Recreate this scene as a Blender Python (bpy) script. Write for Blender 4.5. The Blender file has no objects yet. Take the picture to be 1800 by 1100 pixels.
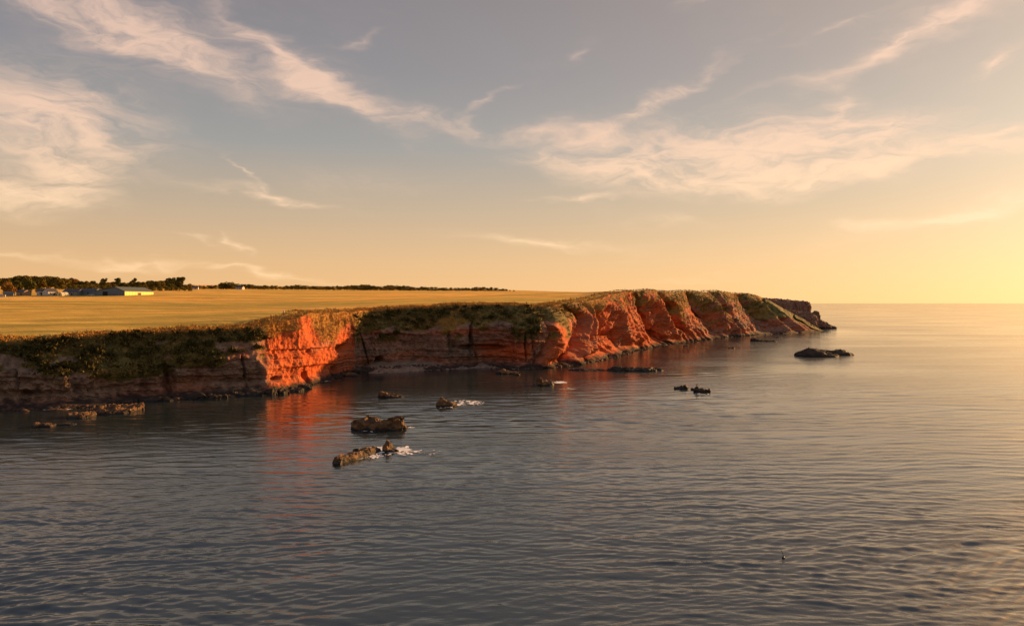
import bpy, math, random
import numpy as np
from mathutils import Vector

# ------------------------------------------------------------------ camera, sky, sun, exposure
R = math.radians
scene = bpy.context.scene
col = scene.collection
CAMZ, FPX = 25.0, 1300.0            # eye height in metres, focal length in photo pixels
SUN_AZ, SUN_EL = R(47.5), R(12)        # azimuth measured from +Y towards +X

cd = bpy.data.cameras.new('camera'); cam = bpy.data.objects.new('camera', cd); col.objects.link(cam)
cam.location = (0, 0, CAMZ); cam.rotation_euler = (R(90), 0, 0)
cd.sensor_width = 36; cd.lens = 36*FPX/1800; cd.shift_y = -17/1800
cd.clip_start = 0.5; cd.clip_end = 200000
scene.camera = cam

def build_world():
    w = bpy.data.worlds.new('World'); scene.world = w; w.use_nodes = True
    nt = w.node_tree; nt.nodes.clear()
    N = nt.nodes.new; L = nt.links.new
    def setin(s, v):
        if isinstance(v, bpy.types.NodeSocket): L(v, s)
        elif v is not None: s.default_value = v
    def M(op, a, b=None, c=None, clamp=False):
        n = N('ShaderNodeMath'); n.operation = op; n.use_clamp = clamp
        setin(n.inputs[0], a); setin(n.inputs[1], b); setin(n.inputs[2], c)
        return n.outputs[0]
    def mixc(f, a, b, mode='MIX'):
        n = N('ShaderNodeMix'); n.data_type = 'RGBA'; n.blend_type = mode
        setin(n.inputs[0], f); setin(n.inputs[6], a); setin(n.inputs[7], b)
        return n.outputs[2]
    def ramp(f, stops):
        n = N('ShaderNodeValToRGB'); cr = n.color_ramp
        while len(cr.elements) < len(stops): cr.elements.new(0.5)
        for e, (p, c) in zip(cr.elements, stops): e.position = p; e.color = (*c, 1)
        setin(n.inputs[0], f); return n.outputs[0]
    def comb(x, y, z=0.0):
        n = N('ShaderNodeCombineXYZ'); setin(n.inputs[0], x); setin(n.inputs[1], y); setin(n.inputs[2], z); return n.outputs[0]
    def noise(v, scale, detail=5, rough=0.55, dist=0.0):
        n = N('ShaderNodeTexNoise'); setin(n.inputs['Vector'], v); n.inputs['Scale'].default_value = scale
        n.inputs['Detail'].default_value = detail; n.inputs['Roughness'].default_value = rough
        n.inputs['Distortion'].default_value = dist
        return n.outputs[0]
    tc = N('ShaderNodeTexCoord'); sep = N('ShaderNodeSeparateXYZ'); L(tc.outputs['Generated'], sep.inputs[0])
    x, y, z = sep.outputs
    el = M('MAXIMUM', M('ARCSINE', z), 0.0)
    az = M('ARCTAN2', x, y)
    sky = N('ShaderNodeTexSky'); sky.sky_type = 'NISHITA'; sky.sun_disc = False
    sky.sun_elevation = SUN_EL; sky.sun_rotation = SUN_AZ; sky.altitude = 25
    sky.air_density = 1.0; sky.dust_density = 1.0; sky.ozone_density = 1.2
    # evening air: warm low band, grey-blue above, brighter towards the sun
    sd = (math.sin(SUN_AZ)*math.cos(SUN_EL), math.cos(SUN_AZ)*math.cos(SUN_EL), math.sin(SUN_EL))
    dt = N('ShaderNodeVectorMath'); dt.operation = 'DOT_PRODUCT'; L(tc.outputs['Generated'], dt.inputs[0]); dt.inputs[1].default_value = sd
    ang = M('ARCCOSINE', M('MINIMUM', dt.outputs['Value'], 0.9999))
    eln = M('DIVIDE', el, R(90))
    def s10(c, k=10.0): return tuple(v*k for v in c)
    grad = ramp(eln, [(0.0, (.86, .485, .20)), (.03, (.75, .46, .225)), (.075, (.53, .395, .265)), (.13, (.315, .312, .30)),
                      (.19, (.235, .235, .258)), (.26, (.195, .187, .21)), (.42, (.24, .255, .32)), (1.0, (.25, .275, .36))])
    g10 = N('ShaderNodeVectorMath'); g10.operation = 'SCALE'; L(grad, g10.inputs[0]); g10.inputs['Scale'].default_value = 10.0
    glow = M('POWER', 2.71828, M('DIVIDE', ang, -0.42))
    gl = N('ShaderNodeVectorMath'); gl.operation = 'SCALE'; gl.inputs[0].default_value = (5.6, 3.6, 1.7); L(glow, gl.inputs['Scale'])
    ad = N('ShaderNodeVectorMath'); ad.operation = 'ADD'; L(g10.outputs[0], ad.inputs[0]); L(gl.outputs[0], ad.inputs[1])
    base = mixc(0.92, sky.outputs[0], ad.outputs[0])
    # cirrus: wisps in direction space (azimuth, elevation)
    sv = comb(M('MULTIPLY', az, 1.0), M('MULTIPLY', el, 2.6))
    wn = N('ShaderNodeTexNoise'); L(sv, wn.inputs['Vector']); wn.inputs['Scale'].default_value = 5.5
    wn.inputs['Detail'].default_value = 4; wn.inputs['Roughness'].default_value = .55
    wsep = N('ShaderNodeSeparateXYZ'); L(wn.outputs[1], wsep.inputs[0])
    waz = M('ADD', az, M('MULTIPLY', M('SUBTRACT', wsep.outputs[0], .5), .20))
    wel = M('ADD', el, M('MULTIPLY', M('SUBTRACT', wsep.outputs[1], .5), .085))
    blobs = [  # px, py, rx, ry, angle (clockwise in the sky), weight
        (95, 200, 165, 88, 8, 1.05), (55, 335, 140, 32, 8, 1.0), (150, 305, 60, 30, 20, .7), (110, 250, 110, 40, 10, .6),
        (235, 45, 270, 48, 14, 1.0), (120, 20, 200, 25, 10, .6), (520, 112, 180, 17, 28, .9), (620, 150, 130, 40, 24, .3), (735, 197, 95, 17, 13, .8), (330, 120, 150, 22, 16, .45),
        (860, 190, 45, 10, -28, .6), (960, 236, 90, 10, 2, .5), (1170, 165, 170, 14, -25, .75), (1560, 75, 220, 10, -14, .6), (1500, 40, 150, 8, -12, .45),
        (1270, 258, 280, 56, 2, 1.0), (1120, 292, 180, 26, 4, .85), (1560, 290, 340, 26, -3, 1.0), (1460, 240, 240, 22, 3, .6), (1560, 215, 120, 24, -6, .55),
        (1432, 185, 30, 55, -8, .6), (1690, 28, 170, 30, -10, .95), (1765, 110, 75, 20, -14, .85),
        (1700, 382, 190, 19, -8, 1.3), (470, 345, 110, 9, 12, .9), (408, 300, 42, 8, 50, .6), (960, 432, 150, 13, 6, .85),
        (1150, 390, 90, 16, 6, .5), (1010, 347, 70, 6, -4, .7), (200, 452, 260, 7, 4, .8), (500, 483, 130, 8, 8, .8),
        (422, 433, 24, 7, 28, .7), (1210, 491, 100, 5, 4, .55), (1740, 238, 90, 9, -14, .7), (330, 428, 70, 6, 5, .5),
        (1010, 85, 50, 14, -38, .4), (1235, 8, 40, 8, -20, .5), (620, 62, 60, 7, -8, .5)]
    tot = None; wvec = comb(waz, wel)
    for (px, py, rx, ry, a, wt) in blobs:
        a0 = math.atan((px-900)/FPX); cs = math.cos(a0); e0 = math.atan((533-py)/FPX*cs); k = cs/FPX*2.15
        mp = N('ShaderNodeMapping'); mp.vector_type = 'TEXTURE'; L(wvec, mp.inputs[0])
        mp.inputs['Location'].default_value = (a0, e0, 0); mp.inputs['Rotation'].default_value = (0, 0, R(-a)); mp.inputs['Scale'].default_value = (rx*k, ry*k, 1)
        gt = N('ShaderNodeTexGradient'); gt.gradient_type = 'QUADRATIC_SPHERE'; L(mp.outputs[0], gt.inputs[0])
        tot = M('MULTIPLY', gt.outputs[1], wt*1.25) if tot is None else M('MULTIPLY_ADD', gt.outputs[1], wt*1.25, tot)
    tot = M('MINIMUM', tot, 1.15)
    # the same kind of cirrus everywhere else in the sky
    far = noise(comb(M('MULTIPLY', az, 2.2), M('MULTIPLY', el, 6.0), 3.1), 1.6, 5, .55, .4)
    farw = N('ShaderNodeMapRange'); farw.inputs[1].default_value = .52; farw.inputs[2].default_value = .75
    L(far, farw.inputs[0])
    tot = M('MAXIMUM', tot, M('MULTIPLY', farw.outputs[0], .34))
    streak = noise(comb(M('MULTIPLY', waz, 7.0), M('MULTIPLY', M('MULTIPLY_ADD', waz, .18, wel), 34.0)), 1.0, 6, .62, .5)
    fine = noise(comb(M('MULTIPLY', waz, 22.0), M('MULTIPLY', M('MULTIPLY_ADD', waz, -.12, wel), 75.0), 5.0), 1.0, 5, .6, .8)
    tex = M('MULTIPLY_ADD', streak, .62, M('MULTIPLY', fine, .38))
    gate = N('ShaderNodeMapRange'); gate.interpolation_type = 'SMOOTHSTEP'; gate.inputs[1].default_value = .26; gate.inputs[2].default_value = .66
    L(tex, gate.inputs[0])
    soft = noise(comb(M('MULTIPLY', az, 5.0), M('MULTIPLY', el, 11.0), 8.0), 1.0, 3, .5, .3)
    dens = M('MULTIPLY', tot, M('MULTIPLY_ADD', gate.outputs[0], .85, M('MULTIPLY', soft, .42)))
    mr = N('ShaderNodeMapRange'); mr.interpolation_type = 'SMOOTHSTEP'; mr.inputs[1].default_value = .02; mr.inputs[2].default_value = 1.2
    L(dens, mr.inputs[0])
    fac = M('MULTIPLY', mr.outputs[0], .95)
    ccol = ramp(eln, [(0.0, (.95, .60, .29)), (.06, (1.0, .70, .44)), (.14, (.82, .565, .42)), (.26, (.68, .48, .40)), (1.0, (.52, .40, .36))])
    c10 = N('ShaderNodeVectorMath'); c10.operation = 'SCALE'; L(ccol, c10.inputs[0]); c10.inputs['Scale'].default_value = 10.0
    gl2 = N('ShaderNodeVectorMath'); gl2.operation = 'SCALE'; gl2.inputs[0].default_value = (3.0, 2.1, 1.1); L(glow, gl2.inputs['Scale'])
    ad2 = N('ShaderNodeVectorMath'); ad2.operation = 'ADD'; L(c10.outputs[0], ad2.inputs[0]); L(gl2.outputs[0], ad2.inputs[1])
    out = mixc(fac, base, ad2.outputs[0])
    bg = N('ShaderNodeBackground'); L(out, bg.inputs[0]); bg.inputs[1].default_value = 0.05
    wo = N('ShaderNodeOutputWorld'); L(bg.outputs[0], wo.inputs[0])
build_world()

sl = bpy.data.lights.new('sun', 'SUN'); sl.energy = 5.0; sl.angle = R(0.6); sl.color = (1.0, .52, .18)
so = bpy.data.objects.new('sun', sl); col.objects.link(so)
so.rotation_euler = Vector((-math.sin(SUN_AZ)*math.cos(SUN_EL), -math.cos(SUN_AZ)*math.cos(SUN_EL), -math.sin(SUN_EL))).to_track_quat('-Z', 'Y').to_euler()
vs = scene.view_settings; vs.view_transform = 'Standard'; vs.look = 'None'; vs.gamma = 1; vs.exposure = 1.1; vs.use_curve_mapping = False
scene.cycles.use_denoising = True
scene.cycles.max_bounces = 5; scene.cycles.glossy_bounces = 3; scene.cycles.diffuse_bounces = 2

# ------------------------------------------------------------------ helpers
def P(px, py, d):
    """photo pixel at a distance d (metres ahead) -> world point"""
    return np.array([(px-900)/FPX*d, d, CAMZ-(py-533)/FPX*d])
def dwater(py): return FPX*CAMZ/(py-533.0)

def _hash(ix, iy, iz):
    h = (ix.astype(np.uint32)*np.uint32(374761393) + iy.astype(np.uint32)*np.uint32(668265263) + iz.astype(np.uint32)*np.uint32(2147483647 ^ 0x5bd1e995))
    h = (h ^ (h >> np.uint32(13)))*np.uint32(1274126177)
    h = h ^ (h >> np.uint32(16))
    return (h & np.uint32(0xffffff)).astype(np.float64)/float(0xffffff)
def vnoise(x, y, z=0.0):
    x, y, z = np.broadcast_arrays(np.asarray(x, float), np.asarray(y, float), np.asarray(z, float))
    fx, fy, fz = np.floor(x), np.floor(y), np.floor(z)
    ix, iy, iz = fx.astype(np.int64), fy.astype(np.int64), fz.astype(np.int64)
    tx, ty, tz = x-fx, y-fy, z-fz
    tx = tx*tx*(3-2*tx); ty = ty*ty*(3-2*ty); tz = tz*tz*(3-2*tz)
    r = 0
    for a in (0, 1):
        wa = tx if a else 1-tx
        for b in (0, 1):
            wb = ty if b else 1-ty
            for c in (0, 1):
                wc = tz if c else 1-tz
                r = r + wa*wb*wc*_hash(ix+a, iy+b, iz+c)
    return r*2-1
def fbm(x, y, z=0.0, o=4, g=.5):
    r, a = 0, 1.0
    for i in range(o):
        r = r + a*vnoise(np.asarray(x)+i*17.3, np.asarray(y)-i*9.1, np.asarray(z)+i*5.7)
        x = np.asarray(x)*2.03; y = np.asarray(y)*2.03; z = np.asarray(z)*2.03; a *= g
    return r
def sstep(a, b, x):
    t = np.clip((np.asarray(x, float)-a)/(b-a), 0, 1); return t*t*(3-2*t)

def mesh_np(name, V, F, smooth=False):
    """V (n,3), F (m,3) or (m,4)"""
    V = np.asarray(V, np.float32); F = np.asarray(F, np.int32)
    me = bpy.data.meshes.new(name); k = F.shape[1]
    me.vertices.add(len(V)); me.vertices.foreach_set('co', V.ravel())
    me.loops.add(F.size); me.loops.foreach_set('vertex_index', F.ravel())
    me.polygons.add(len(F)); me.polygons.foreach_set('loop_start', np.arange(0, F.size, k, dtype=np.int32))
    me.polygons.foreach_set('use_smooth', np.full(len(F), smooth, dtype=bool))
    me.update(calc_edges=True); me.validate()
    return me
def add_attr(me, name, vals):
    a = me.attributes.new(name, 'FLOAT', 'POINT'); a.data.foreach_set('value', np.asarray(vals, np.float32).ravel())
def gridfaces(nr, nc, wrap=False):
    i = np.arange(nr-1)[:, None]*nc
    if wrap:
        j = np.arange(nc)[None, :]; j2 = (j+1) % nc
    else:
        j = np.arange(nc-1)[None, :]; j2 = j+1
    return np.stack([i+j, i+j2, i+nc+j2, i+nc+j], -1).reshape(-1, 4)
def obj(name, me, mat, parent=None, label=None, cat=None, group=None, kind=None, loc=None):
    o = bpy.data.objects.new(name, me); col.objects.link(o)
    if me is not None and mat is not None and not me.materials: me.materials.append(mat)
    if parent is not None: o.parent = parent
    tag(o, label, cat, group, kind)
    if loc is not None: o.location = loc
    return o
def tag(o, label=None, cat=None, group=None, kind=None):
    if label: o['label'] = label
    if cat: o['category'] = cat
    if group: o['group'] = group
    if kind: o['kind'] = kind

class NT:
    """tiny node-tree helper"""
    def __init__(s, name):
        s.m = bpy.data.materials.new(name); s.m.use_nodes = True
        s.t = s.m.node_tree; s.b = s.t.nodes['Principled BSDF']
    def n(s, typ): return s.t.nodes.new(typ)
    def set(s, sock, v):
        if isinstance(v, bpy.types.NodeSocket): s.t.links.new(v, sock)
        elif v is not None:
            if isinstance(v, tuple) and len(v) == 3 and sock.type == 'RGBA': v = (*v, 1)
            sock.default_value = v
    def math(s, op, a, b=None, c=None, clamp=False):
        n = s.n('ShaderNodeMath'); n.operation = op; n.use_clamp = clamp
        s.set(n.inputs[0], a); s.set(n.inputs[1], b); s.set(n.inputs[2], c); return n.outputs[0]
    def pos(s, scale=(1, 1, 1), rot=(0, 0, 0)):
        g = s.n('ShaderNodeNewGeometry'); m = s.n('ShaderNodeMapping'); s.t.links.new(g.outputs['Position'], m.inputs[0])
        m.inputs['Scale'].default_value = scale; m.inputs['Rotation'].default_value = rot; return m.outputs[0]
    def noise(s, vec, scale=1, detail=4, rough=.55, dist=0, out=0):
        n = s.n('ShaderNodeTexNoise'); s.set(n.inputs['Vector'], vec); n.inputs['Scale'].default_value = scale
        n.inputs['Detail'].default_value = detail; n.inputs['Roughness'].default_value = rough; n.inputs['Distortion'].default_value = dist
        return n.outputs[out]
    def range(s, v, a, b, c=0.0, d=1.0):
        n = s.n('ShaderNodeMapRange'); n.interpolation_type = 'SMOOTHSTEP'; s.set(n.inputs[0], v)
        for i, q in zip((1, 2, 3, 4), (a, b, c, d)): n.inputs[i].default_value = q
        return n.outputs[0]
    def mix(s, f, a, b, mode='MIX'):
        n = s.n('ShaderNodeMix'); n.data_type = 'RGBA'; n.blend_type = mode
        s.set(n.inputs[0], f); s.set(n.inputs[6], a); s.set(n.inputs[7], b); return n.outputs[2]
    def ramp(s, f, stops):
        n = s.n('ShaderNodeValToRGB'); cr = n.color_ramp
        while len(cr.elements) < len(stops): cr.elements.new(.5)
        for e, (p, c) in zip(cr.elements, stops): e.position = p; e.color = (*c, 1)
        s.set(n.inputs[0], f); return n.outputs[0]
    def attr(s, name):
        n = s.n('ShaderNodeAttribute'); n.attribute_name = name; return n.outputs['Fac']
    def bump(s, h, strength=.5, dist=.1, normal=None):
        n = s.n('ShaderNodeBump'); n.inputs['Strength'].default_value = strength; n.inputs['Distance'].default_value = dist
        s.set(n.inputs['Height'], h); s.set(n.inputs['Normal'], normal); return n.outputs[0]
    def fin(s, color, rough=.9, spec=.2, normal=None):
        s.set(s.b.inputs['Base Color'], color); s.set(s.b.inputs['Roughness'], rough)
        s.b.inputs['Specular IOR Level'].default_value = spec
        if normal is not None: s.set(s.b.inputs['Normal'], normal)
        return s.m

# ------------------------------------------------------------------ materials
def mat_cliff():
    m = NT('red_sandstone_and_turf')
    p = m.pos()
    z = m.n('ShaderNodeSeparateXYZ'); m.t.links.new(p, z.inputs[0])
    big = m.noise(p, .055, 4); mid = m.noise(p, .5, 5, .6); fine = m.noise(p, 2.2, 5, .65)
    st = m.noise(m.pos((.02, .02, .9), (R(3), R(-4), 0)), 1.0, 5, .65, .3)
    c1 = m.ramp(st, [(.25, (.115, .052, .032)), (.42, (.32, .07, .024)), (.52, (.48, .105, .028)), (.62, (.30, .15, .085)), (.75, (.19, .075, .042))])
    red = m.ramp(mid, [(.3, (.24, .042, .013)), (.55, (.54, .105, .022)), (.75, (.60, .15, .038))])
    rock = m.mix(m.range(big, .40, .58), c1, red)
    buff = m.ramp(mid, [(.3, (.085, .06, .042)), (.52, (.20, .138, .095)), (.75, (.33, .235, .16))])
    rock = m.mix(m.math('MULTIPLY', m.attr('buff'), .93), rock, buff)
    rock = m.mix(m.range(fine, .52, .75, 0, .55), rock, (.10, .05, .032))
    # tide-wet, weed-dark foot
    wet = m.math('ADD', z.outputs[2], m.math('MULTIPLY', m.math('SUBTRACT', mid, .5), 3.0))
    rock = m.mix(m.range(wet, 2.3, .7), rock, (.035, .024, .018))
    # turf and scrub
    gn = m.noise(p, .28, 6, .65); gf = m.noise(p, 1.6, 4, .7)
    scrub = m.ramp(gn, [(.25, (.04, .042, .014)), (.45, (.11, .10, .03)), (.6, (.20, .145, .042)), (.78, (.30, .19, .06))])
    dry = m.ramp(gn, [(.25, (.14, .07, .018)), (.5, (.34, .155, .032)), (.75, (.48, .25, .055))])
    turf = m.mix(m.attr('dry'), scrub, dry)
    turf = m.mix(m.range(gf, .5, .72, 0, .6), turf, (.03, .026, .010))
    vf = m.math('ADD', m.attr('veg'), m.math('MULTIPLY', m.math('SUBTRACT', m.noise(p, .9, 5, .7), .5), 1.1))
    vg = m.range(vf, .40, .62)
    c = m.mix(vg, rock, turf)
    hb = m.math('MULTIPLY_ADD', fine, .6, mid)
    nrm = m.bump(hb, .8, .5)
    return m.fin(c, .92, .15, nrm)
def mat_rock(name, dark=False):
    m = NT(name); p = m.pos()
    z = m.n('ShaderNodeSeparateXYZ'); m.t.links.new(p, z.inputs[0])
    mid = m.noise(p, .8, 5, .6); fine = m.noise(p, 4, 5, .65)
    if dark: c = m.ramp(mid, [(.3, (.022, .014, .010)), (.6, (.055, .032, .017)), (.8, (.11, .06, .027))])
    else: c = m.ramp(mid, [(.3, (.04, .02, .010)), (.55, (.15, .07, .022)), (.75, (.34, .16, .046))])
    c = m.mix(m.range(fine, .5, .72, 0, .7), c, (.045, .026, .014))
    wet = m.math('ADD', z.outputs[2], m.math('MULTIPLY', m.math('SUBTRACT', mid, .5), 1.4))
    c = m.mix(m.range(wet, .75, .1), c, (.018, .013, .010))
    return m.fin(c, .75, .3, m.bump(m.math('MULTIPLY_ADD', fine, .5, mid), .9, .4))
def mat_field():
    m = NT('stubble_and_pasture'); p = m.pos()
    # long bands that lie along the rows
    b1 = m.noise(m.pos((.0022, .016, 0), (0, 0, R(-12))), 1.0, 4, .5, .2)
    b2 = m.noise(m.pos((.006, .11, 0), (0, 0, R(-12))), 1.0, 5, .6, .1)
    b3 = m.noise(m.pos((.05, .6, 0), (0, 0, R(-14))), 1.0, 4, .6)
    fn = m.noise(p, .7, 6, .7); patch = m.noise(p, .02, 3)
    gold = m.ramp(b2, [(.3, (.40, .23, .055)), (.5, (.58, .33, .085)), (.7, (.72, .45, .14))])
    green = m.ramp(b2, [(.3, (.21, .18, .04)), (.5, (.34, .275, .06)), (.7, (.48, .37, .095))])
    sp = m.n('ShaderNodeSeparateXYZ'); m.t.links.new(p, sp.inputs[0])
    wv = m.math('ADD', m.math('MULTIPLY_ADD', sp.outputs[0], .16, sp.outputs[1]), m.math('MULTIPLY', m.math('SUBTRACT', patch, .5), 26.0))
    b4 = m.noise(m.pos((.012, .03, 0), (0, 0, R(-20))), 1.0, 4, .6, .4)
    gold = m.mix(m.range(b4, .5, .62, 0, .75), gold, (.66, .31, .06)); green = m.mix(m.range(b4, .36, .48, .7, 0), green, (.19, .165, .036))
    parc = m.ramp(m.math('DIVIDE', wv, 1000.0), [(.0, (.9, .9, .9)), (.262, (.85, .85, .85)), (.268, (.25, .25, .25)), (.345, (.2, .2, .2)), (.351, (.8, .8, .8)), (.405, (.75, .75, .75)),
        (.411, (.12, .12, .12)), (.52, (.05, .05, .05)), (.526, (.65, .65, .65)), (.58, (.7, .7, .7)), (.59, (.0, .0, .0)), (.80, (.05, .05, .05)), (.81, (.6, .6, .6)), (1.0, (.3, .3, .3))])
    c = m.mix(m.math('MULTIPLY_ADD', m.math('SUBTRACT', m.range(b1, .44, .56), .62), .6, m.math('MULTIPLY', parc, .8), clamp=True), gold, green)
    c = m.mix(m.math('MULTIPLY', m.attr('pasture'), .5), c, green)
    c = m.mix(m.range(b3, .48, .6, 0, .65), c, (.15, .11, .026))
    c = m.mix(m.range(m.noise(m.pos((.004, .05, 0), (0, 0, R(-9))), 1.0, 5, .65, .3), .50, .58, 0, .7), c, (.17, .15, .035))
    c = m.mix(m.range(fn, .55, .8, 0, .5), c, (.10, .07, .02))
    c = m.mix(m.attr('rough'), c, m.ramp(fn, [(.3, (.045, .042, .014)), (.5, (.14, .095, .026)), (.7, (.36, .20, .05))]))
    c = m.mix(m.attr('pale'), c, (.55, .36, .20))
    m.b.inputs['Sheen Weight'].default_value = .32; m.b.inputs['Sheen Roughness'].default_value = .45; m.set(m.b.inputs['Sheen Tint'], c)
    return m.fin(c, .95, .05, m.bump(m.math('MULTIPLY_ADD', b3, .7, fn), .7, .35))
def mat_sea():
    m = NT('sea_water')
    p = m.pos()
    w1 = m.noise(m.pos((.42, 1.15, 0), (0, 0, R(14))), 1.0, 3, .55, .3)
    w1 = m.math('SUBTRACT', 1.0, m.math('ABSOLUTE', m.math('MULTIPLY_ADD', w1, 2.0, -1.0)))
    w2 = m.noise(m.pos((1.9, 3.6, 0), (0, 0, R(-9))), 1.0, 4, .6, .2)
    calm = m.noise(m.pos((.012, .03, 0), (0, 0, R(10))), 1.0, 3, .5)
    k = m.range(calm, .35, .62, .4, 1.25)
    h = m.math('MULTIPLY', m.math('MULTIPLY_ADD', w2, .45, w1), k)
    nrm = m.bump(h, 1.0, .032)
    c = m.ramp(m.noise(p, .02, 2), [(.3, (.010, .018, .019)), (.7, (.017, .027, .027))])
    m.fin(c, .06, .5, nrm); m.b.inputs['IOR'].default_value = 1.75
    r2 = m.n('ShaderNodeBsdfPrincipled'); m.set(r2.inputs['Base Color'], c); r2.inputs['Roughness'].default_value = .5; r2.inputs['IOR'].default_value = 1.62
    m.set(r2.inputs['Normal'], nrm)
    wind = m.noise(m.pos((.006, .02, 0), (0, 0, R(6))), 1.0, 4, .6, .3)
    mx = m.n('ShaderNodeMixShader'); m.set(mx.inputs[0], m.math('MULTIPLY', m.attr('breeze'), m.range(wind, .35, .65, .10, .45)))
    m.t.links.new(m.b.outputs[0], mx.inputs[1]); m.t.links.new(r2.outputs[0], mx.inputs[2])
    m.t.links.new(mx.outputs[0], m.t.nodes['Material Output'].inputs['Surface'])
    return m.m
def plain(name, c, rough=.8, spec=.2, var=.25, scale=1.5):
    m = NT(name); n = m.noise(m.pos(), scale, 4, .6)
    cc = m.ramp(n, [(.3, tuple(v*(1-var) for v in c)), (.7, tuple(min(1, v*(1+var)) for v in c))])
    return m.fin(cc, rough, spec)
def mat_leaf(name, a, b, scale=.25):
    m = NT(name); n = m.noise(m.pos(), scale, 4, .7)
    oi = m.n('ShaderNodeObjectInfo')
    c = m.ramp(n, [(.3, a), (.72, b)])
    c = m.mix(m.math('MULTIPLY', oi.outputs['Random'], .45), c, (b[0]*1.15, b[1]*.85, b[2]*.8))
    return m.fin(c, .9, .1)
MAT = dict(cliff=mat_cliff(), rock=mat_rock('weedy_sea_rock'), dark_rock=mat_rock('dark_sea_rock', True), field=mat_field(), sea=mat_sea(),
    leaf=mat_leaf('leaf_green', (.05, .056, .013), (.20, .17, .035)), leaf2=mat_leaf('leaf_amber', (.12, .075, .018), (.33, .19, .042)),
    leaf3=mat_leaf('leaf_olive', (.06, .062, .014), (.25, .19, .038)),
    bark=plain('bark', (.07, .045, .03)), foam=plain('foam', (.78, .76, .74), .8, .2, .05),
    scrub=mat_leaf('scrub', (.042, .042, .014), (.25, .18, .055), .10), bush=mat_leaf('bush_leaf', (.022, .026, .008), (.09, .078, .022), .15), drygrass=mat_leaf('dry_grass', (.24, .13, .03), (.56, .32, .075), .5),
    rubble=plain('rubble_stone', (.075, .042, .028), .85, .2, .5, .6),
    beach=plain('beach_pebble', (.20, .135, .095), .9, .15, .4, .5),
    steel=plain('grey_cladding', (.13, .16, .19), .6, .3, .12), yellow=plain('cream_cladding', (.85, .70, .18), .6, .3, .06),
    roof=plain('grey_roof_sheet', (.10, .115, .11), .7, .2, .15), slate=plain('dark_slate', (.055, .05, .055), .6, .3, .2),
    redroof=plain('dull_red_roof', (.12, .04, .03), .8, .2, .25), white=plain('white_render', (.52, .49, .46), .8, .2, .06),
    cream=plain('cream_sheet', (.80, .68, .38), .7, .2, .06), tan=plain('tan_render', (.38, .24, .14), .8, .2, .15),
    dark=plain('dark_opening', (.015, .015, .016), .6, .2, .1), glass=plain('window_glass', (.03, .04, .05), .08, .5, .1), bluegrey=plain('bluegrey_wall', (.16, .18, .22), .8, .2, .12),
    wood=plain('weathered_wood', (.12, .085, .06), .9, .1, .3), float=plain('buoy_black', (.03, .028, .026), .5, .4, .2), bird=plain('bird_plumage', (.02, .018, .016), .6, .3, .2))

# ------------------------------------------------------------------ coast control points (photo pixel, distance)
base_k = [(-900, 722), (-300, 722), (0, 720), (110, 719), (180, 713), (230, 705), (300, 701), (370, 697), (440, 693), (478, 690), (500, 686), (545, 677),
          (590, 664), (618, 655), (660, 655), (720, 652), (780, 649), (850, 645), (900, 648), (950, 647), (1000, 642), (1040, 634), (1080, 625),
          (1120, 614), (1180, 603.5), (1240, 597), (1320, 588.5), (1400, 585), (1440, 582), (1452, 581)]
lip_k = [(-900, 602, 190), (-300, 600, 187), (0, 597, 186), (100, 593, 189), (200, 588, 196), (280, 582, 203), (340, 579, 208), (430, 577, 215), (462, 573, 219),
         (500, 565, 226), (535, 555, 236), (557, 550, 246), (600, 549, 266), (650, 543.5, 293), (712, 540, 300), (775, 537, 304), (850, 536.5, 306), (900, 536, 308),
         (937, 539, 306), (962, 537, 313), (1005, 531, 335), (1032, 526, 355), (1050, 523, 370), (1070, 516, 395), (1100, 513.5, 425), (1155, 510.5, 470),
         (1175, 513.5, 490), (1250, 514, 570), (1275, 514.5, 600), (1327, 517, 660), (1350, 528, 672), (1380, 543, 682), (1415, 562, 684), (1440, 578, 678), (1452, 583, 672)]
bk = np.array(base_k, float); lk = np.array(lip_k, float)
def csmooth(x, xp, fp):   # interpolate then soften the corners a little
    xx = np.asarray(x, float); r = 0
    for o, w in ((-9, .25), (0, .5), (9, .25)): r = r+w*np.interp(xx+o, xp, fp)
    return r
def base_pt(u):
    py = csmooth(u, bk[:, 0], bk[:, 1]); d = FPX*CAMZ/(py-533)
    return np.stack([(u-900)/FPX*d, d], -1)
def lip_pt(u):
    py = csmooth(u, lk[:, 0], lk[:, 1]); d = csmooth(u, lk[:, 0], lk[:, 2])
    return np.stack([(u-900)/FPX*d, d, CAMZ-(py-533)/FPX*d], -1)

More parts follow.
